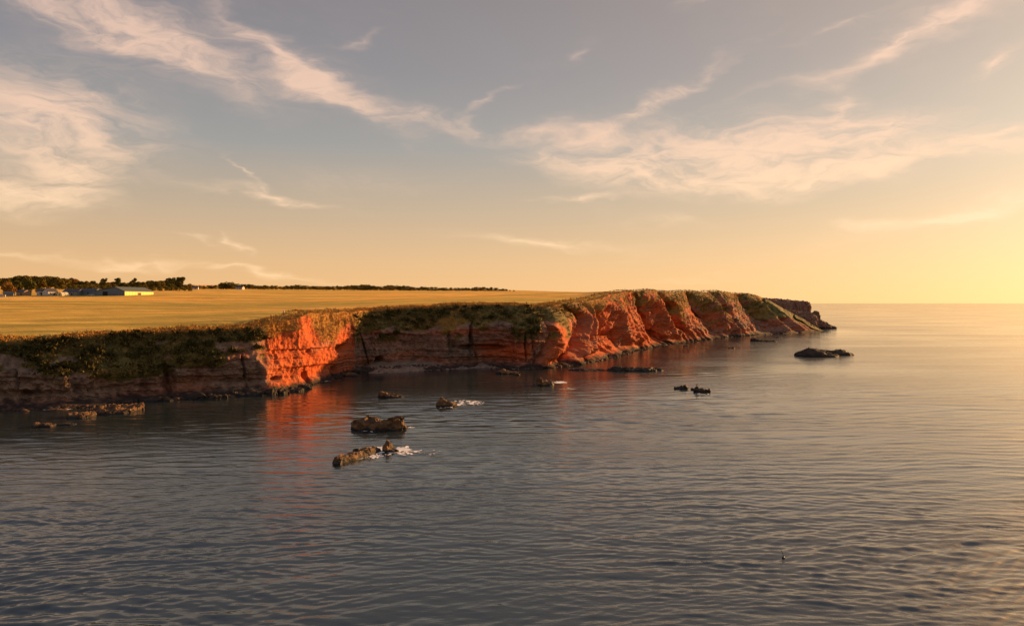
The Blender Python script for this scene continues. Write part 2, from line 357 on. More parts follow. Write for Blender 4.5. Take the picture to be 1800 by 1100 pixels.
# smooth inland ground through known heights (thin-plate spline)
ctrl = [P(*k) for k in lip_k if -400 < k[0] <= 1327]
ctrl += [P(*k) for k in [(0, 560, 270), (-300, 565, 270), (300, 545, 330), (600, 526, 470), (800, 520, 600), (0, 529, 430), (-300, 533, 430), (100, 524, 500),
    (200, 521.5, 530), (270, 518, 570), (270, 512, 750), (100, 509, 760), (-300, 512, 740), (400, 512, 900), (600, 511, 1000), (750, 511.5, 1100), (900, 512, 1100),
    (1000, 513, 1000), (1050, 514, 900), (100, 503, 1800), (360, 500.5, 1900), (600, 508, 1900), (900, 510, 1900), (1050, 516, 1800), (1150, 517, 1000),
    (1250, 518, 800), (-400, 502, 1800), (450, 503, 2300), (800, 509, 2500), (-100, 501, 2500), (1000, 514, 2500)]]
ctrl = np.array(ctrl)
def _tps():
    A = ctrl[:, :2]/1000; n = len(A)
    r2 = ((A[:, None]-A[None])**2).sum(-1)
    K = .5*r2*np.log(r2+1e-9)+np.eye(n)*2e-4
    Pm = np.c_[np.ones(n), A]
    S = np.zeros((n+3, n+3)); S[:n, :n] = K; S[:n, n:] = Pm; S[n:, :n] = Pm.T
    return A, np.linalg.solve(S, np.r_[ctrl[:, 2], 0, 0, 0])
_A, _W = _tps()
def zland(X, Y):
    X = np.asarray(X, float)/1000; Y = np.asarray(Y, float)/1000
    r = _W[-3]+_W[-2]*X+_W[-1]*Y
    for a, w in zip(_A, _W[:-3]):
        r2 = (X-a[0])**2+(Y-a[1])**2; r = r+w*.5*r2*np.log(r2+1e-9)
    return r

# ------------------------------------------------------------------ cliff
US = np.r_[np.linspace(-900, -90, 90), np.arange(-80, 1452.1, .72)]
NR = 168
def cliff():
    u = US; n = len(u)
    B = base_pt(u); Lp = lip_pt(u)
    T = np.stack([np.gradient(B[:, 0]), np.gradient(B[:, 1])], -1)
    k = np.hanning(121); k /= k.sum()
    T = np.stack([np.convolve(np.pad(T[:, i]/np.hypot(T[:, 0], T[:, 1]), 60, 'edge'), k, 'valid') for i in (0, 1)], -1)
    T /= np.hypot(T[:, 0], T[:, 1])[:, None]
    Nn = np.stack([T[:, 1], -T[:, 0]], -1)         # outward (seaward)
    s = np.r_[0, np.cumsum(np.hypot(np.diff(B[:, 0]), np.diff(B[:, 1])))]
    v = np.r_[np.linspace(-.12, 0, 5)[:-1], np.linspace(0, 1, NR-4)]
    U, V = np.meshgrid(u, v); S = np.meshgrid(s, v)[0]
    zl = np.maximum(Lp[:, 2], .4); Z = np.where(V >= 0, V*zl[None], V*18.0)
    Vc = np.clip(V, 0, 1)
    # region weights along the shore
    Uw = U-26*np.sin(np.pi*np.clip(V, 0, 1)**1.25)*sstep(880, 950, U)*(1-sstep(1000, 1060, U))
    def win(a, b, e=14): return sstep(a-e, a+e, Uw)*(1-sstep(b-e, b+e, Uw))
    left = win(-2000, 468, 10); prom = win(470, 618, 8); bay = win(620, 958, 8); gul = win(962, 1340, 12); nose = sstep(1310, 1350, U)
    wob = fbm(S/23, 0.3, 0, 3)*.10
    hw = .52*left + .36*prom + .60*bay + .2*gul + .2*nose + wob*(left+bay)
    shelf = 4.2*left + .6*prom + 14.5*win(630, 790, 12) + 8*win(790, 900, 20)*(1-win(630, 790, 12)) + 2.5*win(880, 960, 12)+3*gul + 2*nose
    sh = shelf/np.maximum(np.hypot(*(Lp[:, :2]-B).T)[None], 4)
    t = np.clip((Vc-hw)/(1-hw), 0, 1)
    gw = np.where(Vc < hw, .10*Vc/np.maximum(hw, .05), .10+.90*t**(.85))
    gs = .16*(1-np.exp(-Vc*9))+.84*Vc**.92        # graded slopes with a flatter foot
    f = np.clip(gul+nose, 0, 1); pr = prom
    gp = np.where(Vc < .36, .18*Vc/.36, .18+.82*np.clip((Vc-.36)/.64, 0, 1))
    g = gw*(1-f-pr)+gs*f+gp*pr
    # shelf: the first bit of height steps back from the waterline
    foot = sstep(.015, .10, Vc)
    X = B[:, 0][None]+(Lp[:, 0]-B[:, 0])[None]*g; Y = B[:, 1][None]+(Lp[:, 1]-B[:, 1])[None]*g
    D = -shelf*foot*(1-g)*(1-.25*prom)
    # --- relief
    mid = np.sin(np.pi*np.clip(Vc, 0, 1)**.8)
    env = np.clip(Vc*6, .15, 1)*(1-.55*sstep(.86, 1, Vc))
    D += env*((2.2*fbm(S/26, Z/60, 1.7, 3)+1.6*fbm(S/13, Z/40, 18.7, 2)*bay)*(left+1.35*bay*(1-.6*win(930, 990, 12))+.5*gul) + 1.0*fbm(S/9, Z/18, 4.1, 3) + .5*fbm(S/3.2, Z/4.0, 7.7, 3) + .16*fbm(S/1.1, Z/1.0, 2.2, 2))
    # bedding: hard and soft layers
    dip = Z + .035*S*(1-f) + .42*S*f*.5 + .5*fbm(S/14, Z/14, 9.0, 2)
    bed = vnoise(dip/1.15, 3.3, S/70)+.7*vnoise(dip/.45, 8.1, S/40)
    bed = np.tanh(bed*3.0)
    wall = (1-sstep(hw-.02, hw+.06, Vc))
    D += env*bed*(.42*wall*(left+bay)*np.clip(.75+.9*fbm(S/11, Z/6, 77., 2), .1, 1.2)+.55*pr*(1-sstep(.45, .75, Vc))+.30*f*(1-sstep(.25, .6, Vc)))
    # soft upper slopes: rills
    rill = 1-np.abs(vnoise(S/2.6+.12*Z+.8*fbm(S/8, Z/9, 3, 2), Z/26, 2.0))
    D += env*.75*(rill-.6)*(pr*sstep(.35, .5, Vc)+.7*f*sstep(.12, .3, Vc)+.5*(left+bay)*sstep(0, .1, Vc-hw))
    # vertical joints in the walls
    joint = np.abs(vnoise(S/6.5+.03*Z, 5.5, 1.0)); D -= env*wall*(left+bay)*1.5*(1-sstep(.0, .12, joint))
    # gullies and spurs of the lit stretch: each rises fast on the near flank, falls slowly behind
    sl_ = 7.0*(1-Vc)**1.2                         # ribs lean towards the sea as they come down
    Ug = Uw-(1-Vc)**1.2*(50*sstep(1030, 1090, U)+6*sstep(985, 1030, U))
    Ug = Ug+7*fbm(S/16, Z/11, 71.0, 3)
    for (a, c, e, amp) in [(940, 960, 992, 5.2), (986, 1006, 1018, 5.2), (1019, 1028, 1044, 2.6), (1044, 1062, 1118, 6.0), (1110, 1140, 1160, 6.5), (1156, 1166, 1210, 5.0),
                           (1204, 1236, 1250, 9.0), (1248, 1258, 1300, 5.0), (1296, 1322, 1345, 9.0), (1342, 1356, 1400, 6.0)]:
        tri = np.where(Ug < c, sstep(a, c, Ug), 1-np.clip((Ug-c)/(e-c), 0, 1))
        tri = np.where((Ug > a) & (Ug < e), tri, 0)
        D += 1.65*amp*(tri-.35*((Ug > a) & (Ug < e)))*np.clip(.25+1.1*mid, 0, 1)*(1-.5*sstep(.9, 1, Vc))
    flute = 1-np.abs(vnoise(S/1.7+.4*Z+.6*fbm(S/9, Z/14, 13, 2), Z/40, 6.0)); D += env*gul*.8*(flute**2-.4)*sstep(.08, .25, Vc)*(1-.6*sstep(.8, 1, Vc))
    crag = 1-2*np.abs(fbm(S/2.3, Z/1.6, 61.0, 3)); D += env*.3*crag*(wall*(1.7*left+1.3*bay)+.6*pr+.5*gul*(1-.5*Vc))
    # dipping slabs at the foot of the far stretch
    slab = vnoise((S*.75+Z*1.9)/3.4, 1.2, 6.6); D += f*(1-sstep(.12+.35*nose, .34+.5*nose, Vc))*(1.9*np.tanh(slab*3)+.8)
    # caves, notch and fissures in the bay wall; hollows under the lit promontory
    def hole(pu, pz, ru, rz, dep):
        q = ((U-pu)/ru)**2+((Z-pz)/rz)**2
        return -dep*np.exp(-q**2)
    D += hole(683, 2.4, 14, 2.3, 7)+hole(846, 7.4, 26, 1.1, 4.5)+hole(835, 11, 2.2, 7, 3.2)+hole(926, 9, 2.0, 6, 3.0)+hole(790, 9, 2.0, 4, 1.6)+hole(812, 8, 5, 3, 2.2)
    D += hole(545, 2.0, 4, 1.8, 3)+hole(590, 2.0, 6, 1.8, 2.5)+hole(492, 3.2, 9, .8, 1.8)+hole(548, 9.5, 5, 1.6, 1.6)+hole(601, 9.0, 6, 1.5, 1.8)
    D += hole(300, 4, 12, 4, 2.5)+hole(150, 4.4, 22, .7, 1.2)+hole(30, 3.4, 10, .9, 2.0)
    # overhanging wall foot of the shaded left stretch
    D -= left*1.3*np.exp(-((Z-3.4)/.8)**2)
    endf = 1-sstep(1425, 1452, U)
    D *= np.where(U > 1400, .35+.65*endf, 1)
    X = X+Nn[:, 0][None]*D; Y = Y+Nn[:, 1][None]*D
    # crumbled lip: small height noise
    Zr = Z+sstep(.7, 1, Vc)*(.35*fbm(S/6, .5, 3.0, 3)+.9*fbm(S/30, 1.5, 3.0, 2))*(1-sstep(1340, 1400, U))
    Zr = Zr + (V > 0)*np.clip(V*8, 0, 1)*.12*fbm(S/1.5, Z/1.5, 5.0, 2)
    Vv = np.stack([X, Y, Zr], -1)
    me = mesh_np('cliff', Vv.reshape(-1, 3), gridfaces(len(v), n))
    # cover
    nz = np.gradient(g, axis=0)/np.maximum(np.gradient(Vc, axis=0), 1e-4)
    lump = fbm(S/12, Z/5, 12.0, 4)
    veg = left*(sstep(hw-.16, hw+.06, Vc+.20*lump-.12*sstep(.0, .5, fbm(S/10, Z/2.2, 52., 3))))*(1-.75*sstep(.12, .5, fbm(S/11, Z/2.6, 57., 3))*(1-sstep(.82, .95, Vc))) + bay*sstep(hw-.02, hw+.10, Vc+.07*lump) \
        + pr*sstep(.42, .98, Vc+.25*lump)*.85 + gul*(sstep(.50-.16*sstep(1160, 1200, U), 1.10-.16*sstep(1160, 1200, U), Vc+.30*lump)*.95) + nose*sstep(.15, .7, Vc+.25*lump)*.85
    veg += left*.7*sstep(.15, .5, fbm(S/7, Z/9, 31.0, 3))*sstep(.3, .5, Vc)
    veg += bay*.6*sstep(.15, .5, fbm(S/6, Z/10, 37.0, 3))*sstep(.3, .5, Vc)
    veg = np.clip(veg, 0, 1)
    dry = np.clip(.10*left+1.0*pr+.22*bay+(.62-.16*sstep(1165, 1200, U))*gul-.15*nose+.35*fbm(S/15, Z/8, 21.0, 3)+.5*sstep(.955, .99, Vc)*(left+bay), 0, 1)
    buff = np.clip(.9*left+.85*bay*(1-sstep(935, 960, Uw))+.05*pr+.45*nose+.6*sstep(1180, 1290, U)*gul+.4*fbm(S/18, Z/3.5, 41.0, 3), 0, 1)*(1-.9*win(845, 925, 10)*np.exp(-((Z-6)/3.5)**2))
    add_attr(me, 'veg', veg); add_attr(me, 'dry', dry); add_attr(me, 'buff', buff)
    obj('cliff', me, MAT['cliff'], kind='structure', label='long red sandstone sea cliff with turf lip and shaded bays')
    return Vv, veg, dry, U, Vc, Z, Nn
CV, CVEG, CDRY, CU, CVC, CZ, CN = cliff()

# ------------------------------------------------------------------ field: the plateau behind the cliff lip
def field():
    sel = np.r_[0:90, np.arange(90, len(US), 3)]; 
    if sel[-1] != len(US)-1: sel = np.r_[sel, len(US)-1]
    u = US[sel]; lip = CV[-1][sel]
    fk = np.array([(-900, -3600, 300), (0, -3000, 1500), (462, -2300, 3000), (700, -1200, 3000), (1000, -250, 3000), (1150, 200, 2700), (1200, 185, 1500),
                   (1260, 190, 1050), (1327, 215, 820), (1350, 235, 765), (1400, 262, 735), (1440, 285, 705), (1452, 292, 695)], float)
    fx = np.interp(u, fk[:, 0], fk[:, 1]); fy = np.interp(u, fk[:, 0], fk[:, 2])
    w = np.linspace(0, 1, 190)**2.3
    Wg = w[:, None]
    X = lip[None, :, 0]*(1-Wg)+fx[None]*Wg; Y = lip[None, :, 1]*(1-Wg)+fy[None]*Wg
    dist = np.hypot(X-lip[None, :, 0], Y-lip[None, :, 1])
    Zt = zland(X, Y)+.25*fbm(X/22, Y/22, 1, 3)
    ub = np.broadcast_to(u[None], X.shape)
    blend = sstep(0, 26, dist)
    Z = lip[None, :, 2]*(1-blend)+Zt*blend
    # tufted bank just behind the lip
    bank = np.exp(-((dist-5.5)/2.6)**2)*(.7+.5*fbm(X/5, Y/5, 4, 2))*(1-sstep(1040, 1090, ub))
    Z = Z+bank*np.clip(1.0-(ub-450)/700, .25, 1)
    # seaward nose falls to the water behind
    nose = sstep(1327, 1352, ub)
    Z = Z*(1-nose)+nose*(lip[None, :, 2]*(1-Wg**1.3)-2.5*Wg)
    back = sstep(1170, 1215, ub)*(1-nose); Z = Z-back*sstep(.80, 1.0, Wg)*(Z+3)
    V = np.stack([X, Y, Z], -1)
    me = mesh_np('field', V.reshape(-1, 3), gridfaces(len(w), len(u)), smooth=True)
    px = 900+FPX*X/Y
    rough = np.clip((1-sstep(2.5, 11, dist+3*fbm(X/9, Y/9, 2, 3)))*1.0+nose+.9*back*sstep(.7, .9, Wg), 0, 1)
    rough = np.maximum(rough, sstep(1010, 1060, ub)*(1-sstep(20, 60, dist))*.7)
    d0 = np.hypot(X, Y)
    pasture = np.clip(sstep(-40, -120, X)*(1-sstep(300, 420, Y))*1.0+.3*fbm(X/60, Y/25, 5, 2), 0, 1)
    pale = np.exp(-(((px-362)/22)**4))*sstep(1650, 1750, Y)*(1-sstep(2150, 2300, Y))
    for k, a in (('rough', rough), ('pasture', pasture), ('pale', pale)): add_attr(me, k, a)
    obj('field', me, MAT['field'], kind='structure', label='golden stubble field and pasture on top of the cliff')
field()

# ------------------------------------------------------------------ sea
rng = np.random.default_rng(7)
NW = 96
lam = np.exp(rng.uniform(np.log(.75), np.log(9), NW))
th = R(99)+rng.normal(0, .33, NW)              # crests roughly across the view
ph = rng.uniform(0, 2*np.pi, NW)
amp = .0062*lam**.62/(1+(lam/7)**2)
def waves(X, Y, dr=0.0):
    z = np.zeros_like(X)
    grp = np.clip(.85+.55*fbm(X/60, Y/34, 2.0, 3), .4, 1.5)
    wx = X+1.2*vnoise(X/14, Y/14, 1.0); wy = Y+1.6*vnoise(X/17, Y/11, 5.0)
    for l, t, p, a in zip(lam, th, ph, amp):
        k = 2*np.pi/l
        q = np.sin(k*(wx*math.cos(t)+wy*math.sin(t))+p); q = 2*(.5+.5*q)**1.5-.86
        fade = np.clip(l/(3.2*np.maximum(dr, 1e-3))-.3, 0, 1)
        z += a*fade*q
    return z*grp
def shelter(X, Y):
    """0 in the lee of the cliffs, 1 out in the open breeze"""
    pts = base_pt(np.linspace(-300, 1450, 90)); d2 = np.full(X.shape, 1e12)
    for p in pts: d2 = np.minimum(d2, (X-p[0])**2+(Y-p[1])**2)
    dist = np.sqrt(d2)+14*fbm(X/40, Y/40, 9.0, 3)
    return sstep(4, 85, dist)*(.30+.70*sstep(-30, 150, X+.18*(Y-150)))
def sea():
    hp = np.r_[np.arange(375, 20, -.52), 20*np.exp(-np.linspace(.03, 7.2, 120))]     # rows, dense near, thinning to the horizon
    r = 740*CAMZ/hp
    r = np.r_[np.linspace(2, r[0]*.96, 12), r]
    a = np.r_[np.linspace(-R(44), R(44), 1050), np.linspace(R(44), 2*np.pi-R(44), 70)[1:-1]]
    Rg, A = np.meshgrid(r, a, indexing='ij')
    X = Rg*np.sin(A); Y = Rg*np.cos(A)
    dr = np.broadcast_to(np.gradient(r)[:, None], X.shape)
    Z = waves(X, Y, np.maximum(dr, Rg*.0008))*np.clip(1.4-Rg/3000, 0, 1)
    wd = shelter(X, Y); Z *= .45+.55*np.clip(wd*2.4, 0, 1)
    me = mesh_np('sea', np.stack([X, Y, Z], -1).reshape(-1, 3), gridfaces(len(r), len(a), True)[:, ::-1], smooth=True)
    add_attr(me, 'breeze', wd)
    obj('sea', me, MAT['sea'], kind='structure', label='rippled evening sea')
sea()

# ------------------------------------------------------------------ rocks in the sea
def rock_mesh(name, W, D, Hs, seed, cuts=13, crest=0.0, jag=.3, nx=72, ny=40, flat=2.6, skirt=1.2):
    """Hs: list of (t -1..1, height m) silhouette along the long axis"""
    t = np.sin(np.linspace(-np.pi/2, np.pi/2, nx)); q = np.linspace(-1, 1, ny)
    Tt, Q = np.meshgrid(t, q, indexing='ij')
    hs = np.array(sorted(Hs), float)
    H = np.interp(Tt+.05*vnoise(Tt*3, Q*3, seed), hs[:, 0], hs[:, 1])
    b = (1-np.abs(Tt)**2.6)**.5*(1+.22*fbm(Tt*2.3, seed*.7, 1, 2))
    qc = Q-crest*(1-np.abs(Q))
    prof = (1-np.abs(qc)**flat)
    X = Tt*W/2; Y = Q*b*D/2; Z = H*np.clip(prof, 0, 1)
    rr = np.random.default_rng(seed); Hm = hs[:, 1].max()
    for k in range(cuts):                                # broken planes give angular faces
        f_ = rr.uniform(0, 6.28); cx_, cy_ = rr.uniform(-.75, .75), rr.uniform(-.45, .45); st_ = rr.uniform(.5, 2.2)
        zc = np.interp(cx_, hs[:, 0], hs[:, 1])*rr.uniform(.8, 1.0)
        pl = zc-Hm*st_*((Tt-cx_)*math.cos(f_)*W/max(W, D)+(Q-cy_)*math.sin(f_))*.9
        near = np.exp(-(((Tt-cx_)/.35)**2+((Q-cy_)/.8)**2)*.7)
        Z = np.where(Z > pl, Z+(np.maximum(pl, Z*.55)-Z)*near, Z)
    n1 = fbm(X/2.1+seed, Y/2.1, Z/1.6, 4); n2 = 1-2*np.abs(fbm(X/1.1, Y/1.1+seed, Z/.9, 3))
    bed = np.tanh(4*vnoise((Z+.45*X+.2*Y)/.5, seed, .2))
    sc = np.clip(min(W, D)/6, .25, 1.1)
    k = np.clip(prof*2.2, 0, 1)
    n3 = 1-2*np.abs(fbm(X/.45, Y/.45+seed, Z/.4, 2))
    Z = Z+k*sc*jag*(.7*n1+.6*n2+.5*bed+.3*n3)
    X = X+sc*jag*(.9*fbm(Y/1.7, Z/1.2, seed+3, 3)+.35*bed); Y = Y+sc*jag*(.9*fbm(X/1.7, Z/1.2, seed+9, 3)+.35*bed)
    Z = Z-skirt*(1-np.clip(prof*3.5, 0, 1))-skirt*(np.abs(Tt) > .985)
    return mesh_np(name, np.stack([X, Y, Z], -1).reshape(-1, 3), gridfaces(nx, ny))
def rock(px0, px1, pyb, depth, Hpx, label, seed, mat='rock', rot=0.0, name='sea_rock', group='rocks standing in the sea', Wm=None, **kw):
    d = dwater(pyb); m = d/FPX
    W = Wm or (px1-px0)*m
    me = rock_mesh(name, W, depth, [(a, h*m) for a, h in Hpx], seed, **kw)
    o = obj(name, me, MAT[mat], label=label, cat='rock', group=group)
    o.location = (((px0+px1)/2-900)*m, d+depth*.42, 0); o.rotation_euler.z = rot
    return o
rock(611, 716, 757, 6.2, [(-1, 4), (-.85, 18), (-.62, 24), (-.42, 37), (-.2, 30), (-.02, 22), (.12, 34), (.3, 30), (.55, 22), (.8, 16), (1, 3)], 'largest twin-humped ochre rock standing in the bay water', 3, rot=R(-4), jag=.42)
rock(592, 656, 806, 3.2, [(-1, 5), (-.85, 12), (-.4, 15), (.1, 13), (.5, 15), (.8, 10), (1, 2)], 'long low ochre rock lying aslant like a log, nearest the viewer', 11, rot=R(64), jag=.32, Wm=12.0)
rock(583, 600, 818, 2.0, [(-1, 2), (-.4, 8), (.2, 11), (.7, 8), (1, 2)], 'small black rock touching the low end of the log-shaped rock', 14, mat='dark_rock', jag=.25)
rock(618, 633, 795, 1.8, [(-1, 2), (-.3, 11), (.3, 9), (1, 2)], 'small black knob of rock behind the log-shaped rock', 17, mat='dark_rock', jag=.25)
rock(670, 702, 795, 2.4, [(-1, 9), (-.7, 25), (-.45, 22), (0, 14), (.5, 8), (1, 1)], 'leaning ochre rock ringed by white foam', 21, rot=R(-30), jag=.24)
rock(661, 708, 699, 4.6, [(-1, 4), (-.65, 17), (-.35, 15), (0, 9), (.5, 6), (1, 1)], 'orange rock near the foot of the brightly lit cliff', 25, jag=.36)
rock(766, 802, 715, 4.0, [(-1, 6), (-.55, 16), (-.2, 18), (.2, 12), (.65, 7), (1, 1)], 'brown wedge rock with foam trailing on one side', 29, jag=.34)
rock(944, 975, 678, 5.0, [(-1, 12), (-.75, 18), (-.3, 16), (.2, 12), (.6, 7), (1, 1)], 'blocky amber rock alone below the end of the shaded bay', 33, jag=.36, flat=5)
rock(1066, 1168, 652.5, 9, [(-1, 1), (-.78, 3), (-.6, 8), (-.3, 10), (-.1, 8), (.1, 8), (.35, 6), (.6, 3), (1, .5)], 'long low dark reef lying off the sunlit cliffs', 37, mat='dark_rock', jag=.42, skirt=.9)
rock(1000, 1072, 651, 5, [(-1, .6), (-.5, 2.0), (0, 2.2), (.5, 1.8), (1, .5)], 'thin dark ledge joining the reef to the shore', 39, mat='dark_rock', jag=.25, skirt=.9)
rock(1186, 1212, 684.5, 4, [(-1, 3), (-.5, 5), (0, 8), (.5, 6.5), (1, 2)], 'small dark rock beside the larger humped one in open water', 41, mat='dark_rock', jag=.3)
rock(1216, 1226, 685.5, 2.5, [(-1, 2), (0, 5.5), (1, 2)], 'tiny dark rock between two dark rocks in open water', 43, mat='dark_rock', jag=.18)
rock(1223, 1255, 690.5, 5, [(-1, 5), (-.6, 10), (-.1, 11.5), (.4, 11), (.8, 6), (1, 2)], 'humped dark rock with a bird on top in open water', 45, mat='dark_rock', jag=.3, flat=3.2)
rock(1409, 1484, 627.5, 18, [(-1, 1.5), (-.85, 5), (-.55, 15), (-.35, 16), (-.1, 13.5), (.2, 12), (.5, 7), (.8, 4), (1, 1)], 'big dark ridge-backed rock far out before the golden water', 47, mat='dark_rock', jag=.4, rot=R(-3), cuts=5)
rock(1450, 1509, 625, 14, [(-1, 3), (-.6, 9), (-.3, 8), (.1, 11), (.5, 6.5), (.8, 3), (1, 1)], 'peaked dark rock just behind the big ridge-backed rock', 49, mat='dark_rock', jag=.3, cuts=4)
rock(1322, 1346, 600, 9, [(-1, 3), (-.5, 7), (0, 5.5), (.5, 3), (1, 1)], 'small dark rock close under the headland', 51, mat='dark_rock', jag=.4)
rock(1344, 1368, 600.5, 6, [(-1, 1), (-.3, 2.2), (.3, 3), (1, 1)], 'flat dark rock beside another one under the headland', 53, mat='dark_rock', jag=.25)
rock(1202, 1211, 608.5, 4, [(-1, 1), (0, 2.4), (1, 1)], 'tiny rock showing near the sunlit shore', 55, mat='dark_rock', jag=.2)
rock(1282, 1293, 612.5, 4, [(-1, 1), (0, 2.2), (1, .8)], 'tiny flat rock awash off the headland', 57, mat='dark_rock', jag=.2)
rock(1366, 1376, 593.5, 5, [(-1, 1), (0, 2), (1, 1)], 'tiny rock at the water line of the headland', 59, mat='dark_rock', jag=.2)
rock(871, 917, 657, 5, [(-1, 6), (-.6, 7), (0, 6.5), (.4, 4), (.8, 3), (1, .8)], 'flat-topped orange ledge rock below the shaded bay wall', 61, jag=.3, flat=5)
rock(903, 914, 659.5, 2.2, [(-1, 2), (0, 7), (1, 2)], 'small upright rock at the end of the flat orange ledge', 63, jag=.2)
rock(138, 222, 728, 13, [(-1, 3), (-.6, 6), (-.2, 8), (.3, 9), (.7, 7), (1, 2)], 'broad orange ledge of rock below the shaded left cliff', 65, jag=.55, flat=3.5, rot=R(8))
rock(106, 152, 735, 7, [(-1, 2), (-.4, 5), (.2, 6.5), (.7, 5), (1, 2)], 'low orange rock leaning on the broad orange ledge', 67, jag=.4)
rock(50, 90, 751, 4, [(-1, 2), (-.3, 8), (.3, 9), (.8, 6), (1, 1)], 'low orange reef barely above water near the left edge', 69, jag=.34)
rock(88, 128, 748, 3, [(-1, 1.5), (0, 4), (.5, 3), (1, 1)], 'dark slip of reef trailing from the low orange reef', 71, mat='dark_rock', jag=.25)
rock(482, 506, 692.5, 5, [(-1, 5), (-.5, 15), (-.1, 16), (.3, 10), (.7, 11), (1, 3)], 'upright dark fin of rock under the lit promontory', 73, mat='dark_rock', jag=.6)
rock(505, 531, 689, 6, [(-1, 3), (-.5, 8), (0, 6), (.4, 9), (1, 3)], 'low broken dark rock between the fin and the squat rock', 75, mat='dark_rock', jag=.55, rot=R(15))
rock(521, 545, 684, 4, [(-1, 3), (-.4, 10), (.2, 8), (.6, 11), (1, 2)], 'squat dark rock on the bay side of the promontory foot', 77, mat='dark_rock', jag=.6, rot=R(-20))
rock(232, 300, 706, 7, [(-1, 2), (-.6, 5), (-.2, 4), (.2, 6.5), (.6, 4), (1, 1.5)], 'ragged dark ledge beyond the broad orange ledge', 91, mat='dark_rock', jag=.5, rot=R(6))
rock(318, 388, 702, 7, [(-1, 2), (-.5, 6), (0, 4), (.5, 6), (1, 1.5)], 'dark ledge at the middle of the shaded left cliff foot', 93, mat='dark_rock', jag=.5, rot=R(4))
rock(398, 478, 696, 8, [(-1, 2), (-.6, 5), (-.1, 8), (.4, 6.5), (.8, 9), (1, 3)], 'black slabby ledge running up to the lit promontory', 95, mat='dark_rock', jag=.6, rot=R(5))
rock(600, 628, 661, 5, [(-1, 3), (-.3, 7), (.3, 6), (1, 2)], 'reddish rock heap where the lit promontory meets the beach', 79, jag=.4)

# far point: flat-topped mesa, stack and reef beyond the headland
def far_block(name, px0, px1, d, depth, prof, label, seed, jag=1.0, flat=9, cat='rock', skirt=3, rot=0.0):
    m = d/FPX; W = (px1-px0)*m
    me = rock_mesh(name, W, depth, prof, seed, 0, jag=jag, flat=flat, nx=80, ny=36, skirt=skirt)
    z = np.zeros(len(me.vertices))
    add_attr(me, 'veg', z+.0); add_attr(me, 'dry', z); add_attr(me, 'buff', z+.9)  # browner rock colour on the far point also stands in for its shade
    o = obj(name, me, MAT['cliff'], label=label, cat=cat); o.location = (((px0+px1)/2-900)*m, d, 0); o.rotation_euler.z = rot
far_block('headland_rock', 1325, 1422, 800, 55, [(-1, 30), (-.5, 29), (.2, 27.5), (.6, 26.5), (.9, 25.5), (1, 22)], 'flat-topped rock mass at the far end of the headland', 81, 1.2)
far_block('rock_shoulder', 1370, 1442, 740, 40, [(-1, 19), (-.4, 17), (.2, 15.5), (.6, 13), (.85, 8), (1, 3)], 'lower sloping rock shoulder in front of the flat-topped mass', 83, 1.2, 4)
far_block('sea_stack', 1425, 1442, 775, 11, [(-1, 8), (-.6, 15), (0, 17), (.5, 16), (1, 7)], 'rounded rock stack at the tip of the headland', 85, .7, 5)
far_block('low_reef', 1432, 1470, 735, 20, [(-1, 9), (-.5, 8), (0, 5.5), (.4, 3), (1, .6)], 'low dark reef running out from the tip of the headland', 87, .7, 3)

# ------------------------------------------------------------------ beach, rubble and boulders
def shore_strip():
    u = np.arange(632, 905, 1.0); B = base_pt(u)
    i = np.searchsorted(US, u); Nn = CN[i]
    t = np.linspace(-.25, 1, 22)
    U, T_ = np.meshgrid(u, t)
    off = 4.0-21*T_
    X = B[:, 0][None]+Nn[:, 0][None]*off; Y = B[:, 1][None]+Nn[:, 1][None]*off
    ends = sstep(632, 655, U)*(1-sstep(870, 905, U))
    Z = (-.5+3.6*np.clip(T_, 0, 1)**.8+.22*fbm(X/1.3, Y/1.3, 2, 3)+.3*fbm(X/6, Y/6, 3, 2))*ends-1.0*(1-ends)
    me = mesh_np('beach', np.stack([X, Y, Z], -1).reshape(-1, 3), gridfaces(len(t), len(u)))
    obj('beach', me, MAT['beach'], kind='structure', label='narrow grey-brown shingle beach under the bay wall')
shore_strip()
_rk = random.Random(5)
def stone_proto(seed):
    import bmesh
    bm = bmesh.new(); bmesh.ops.create_icosphere(bm, subdivisions=2, radius=1)
    v = np.array([p.co[:] for p in bm.verts])
    d = 1+.35*fbm(v[:, 0]*1.1+seed*3, v[:, 1]*1.1, v[:, 2]*1.1, 2)
    v2 = v*d[:, None]; v2 = np.sign(v2)*np.abs(v2)**.8
    f = np.array([[q.index for q in p.verts] for p in bm.faces]); bm.free()
    return v2, f
PROT = [stone_proto(s) for s in range(5)]
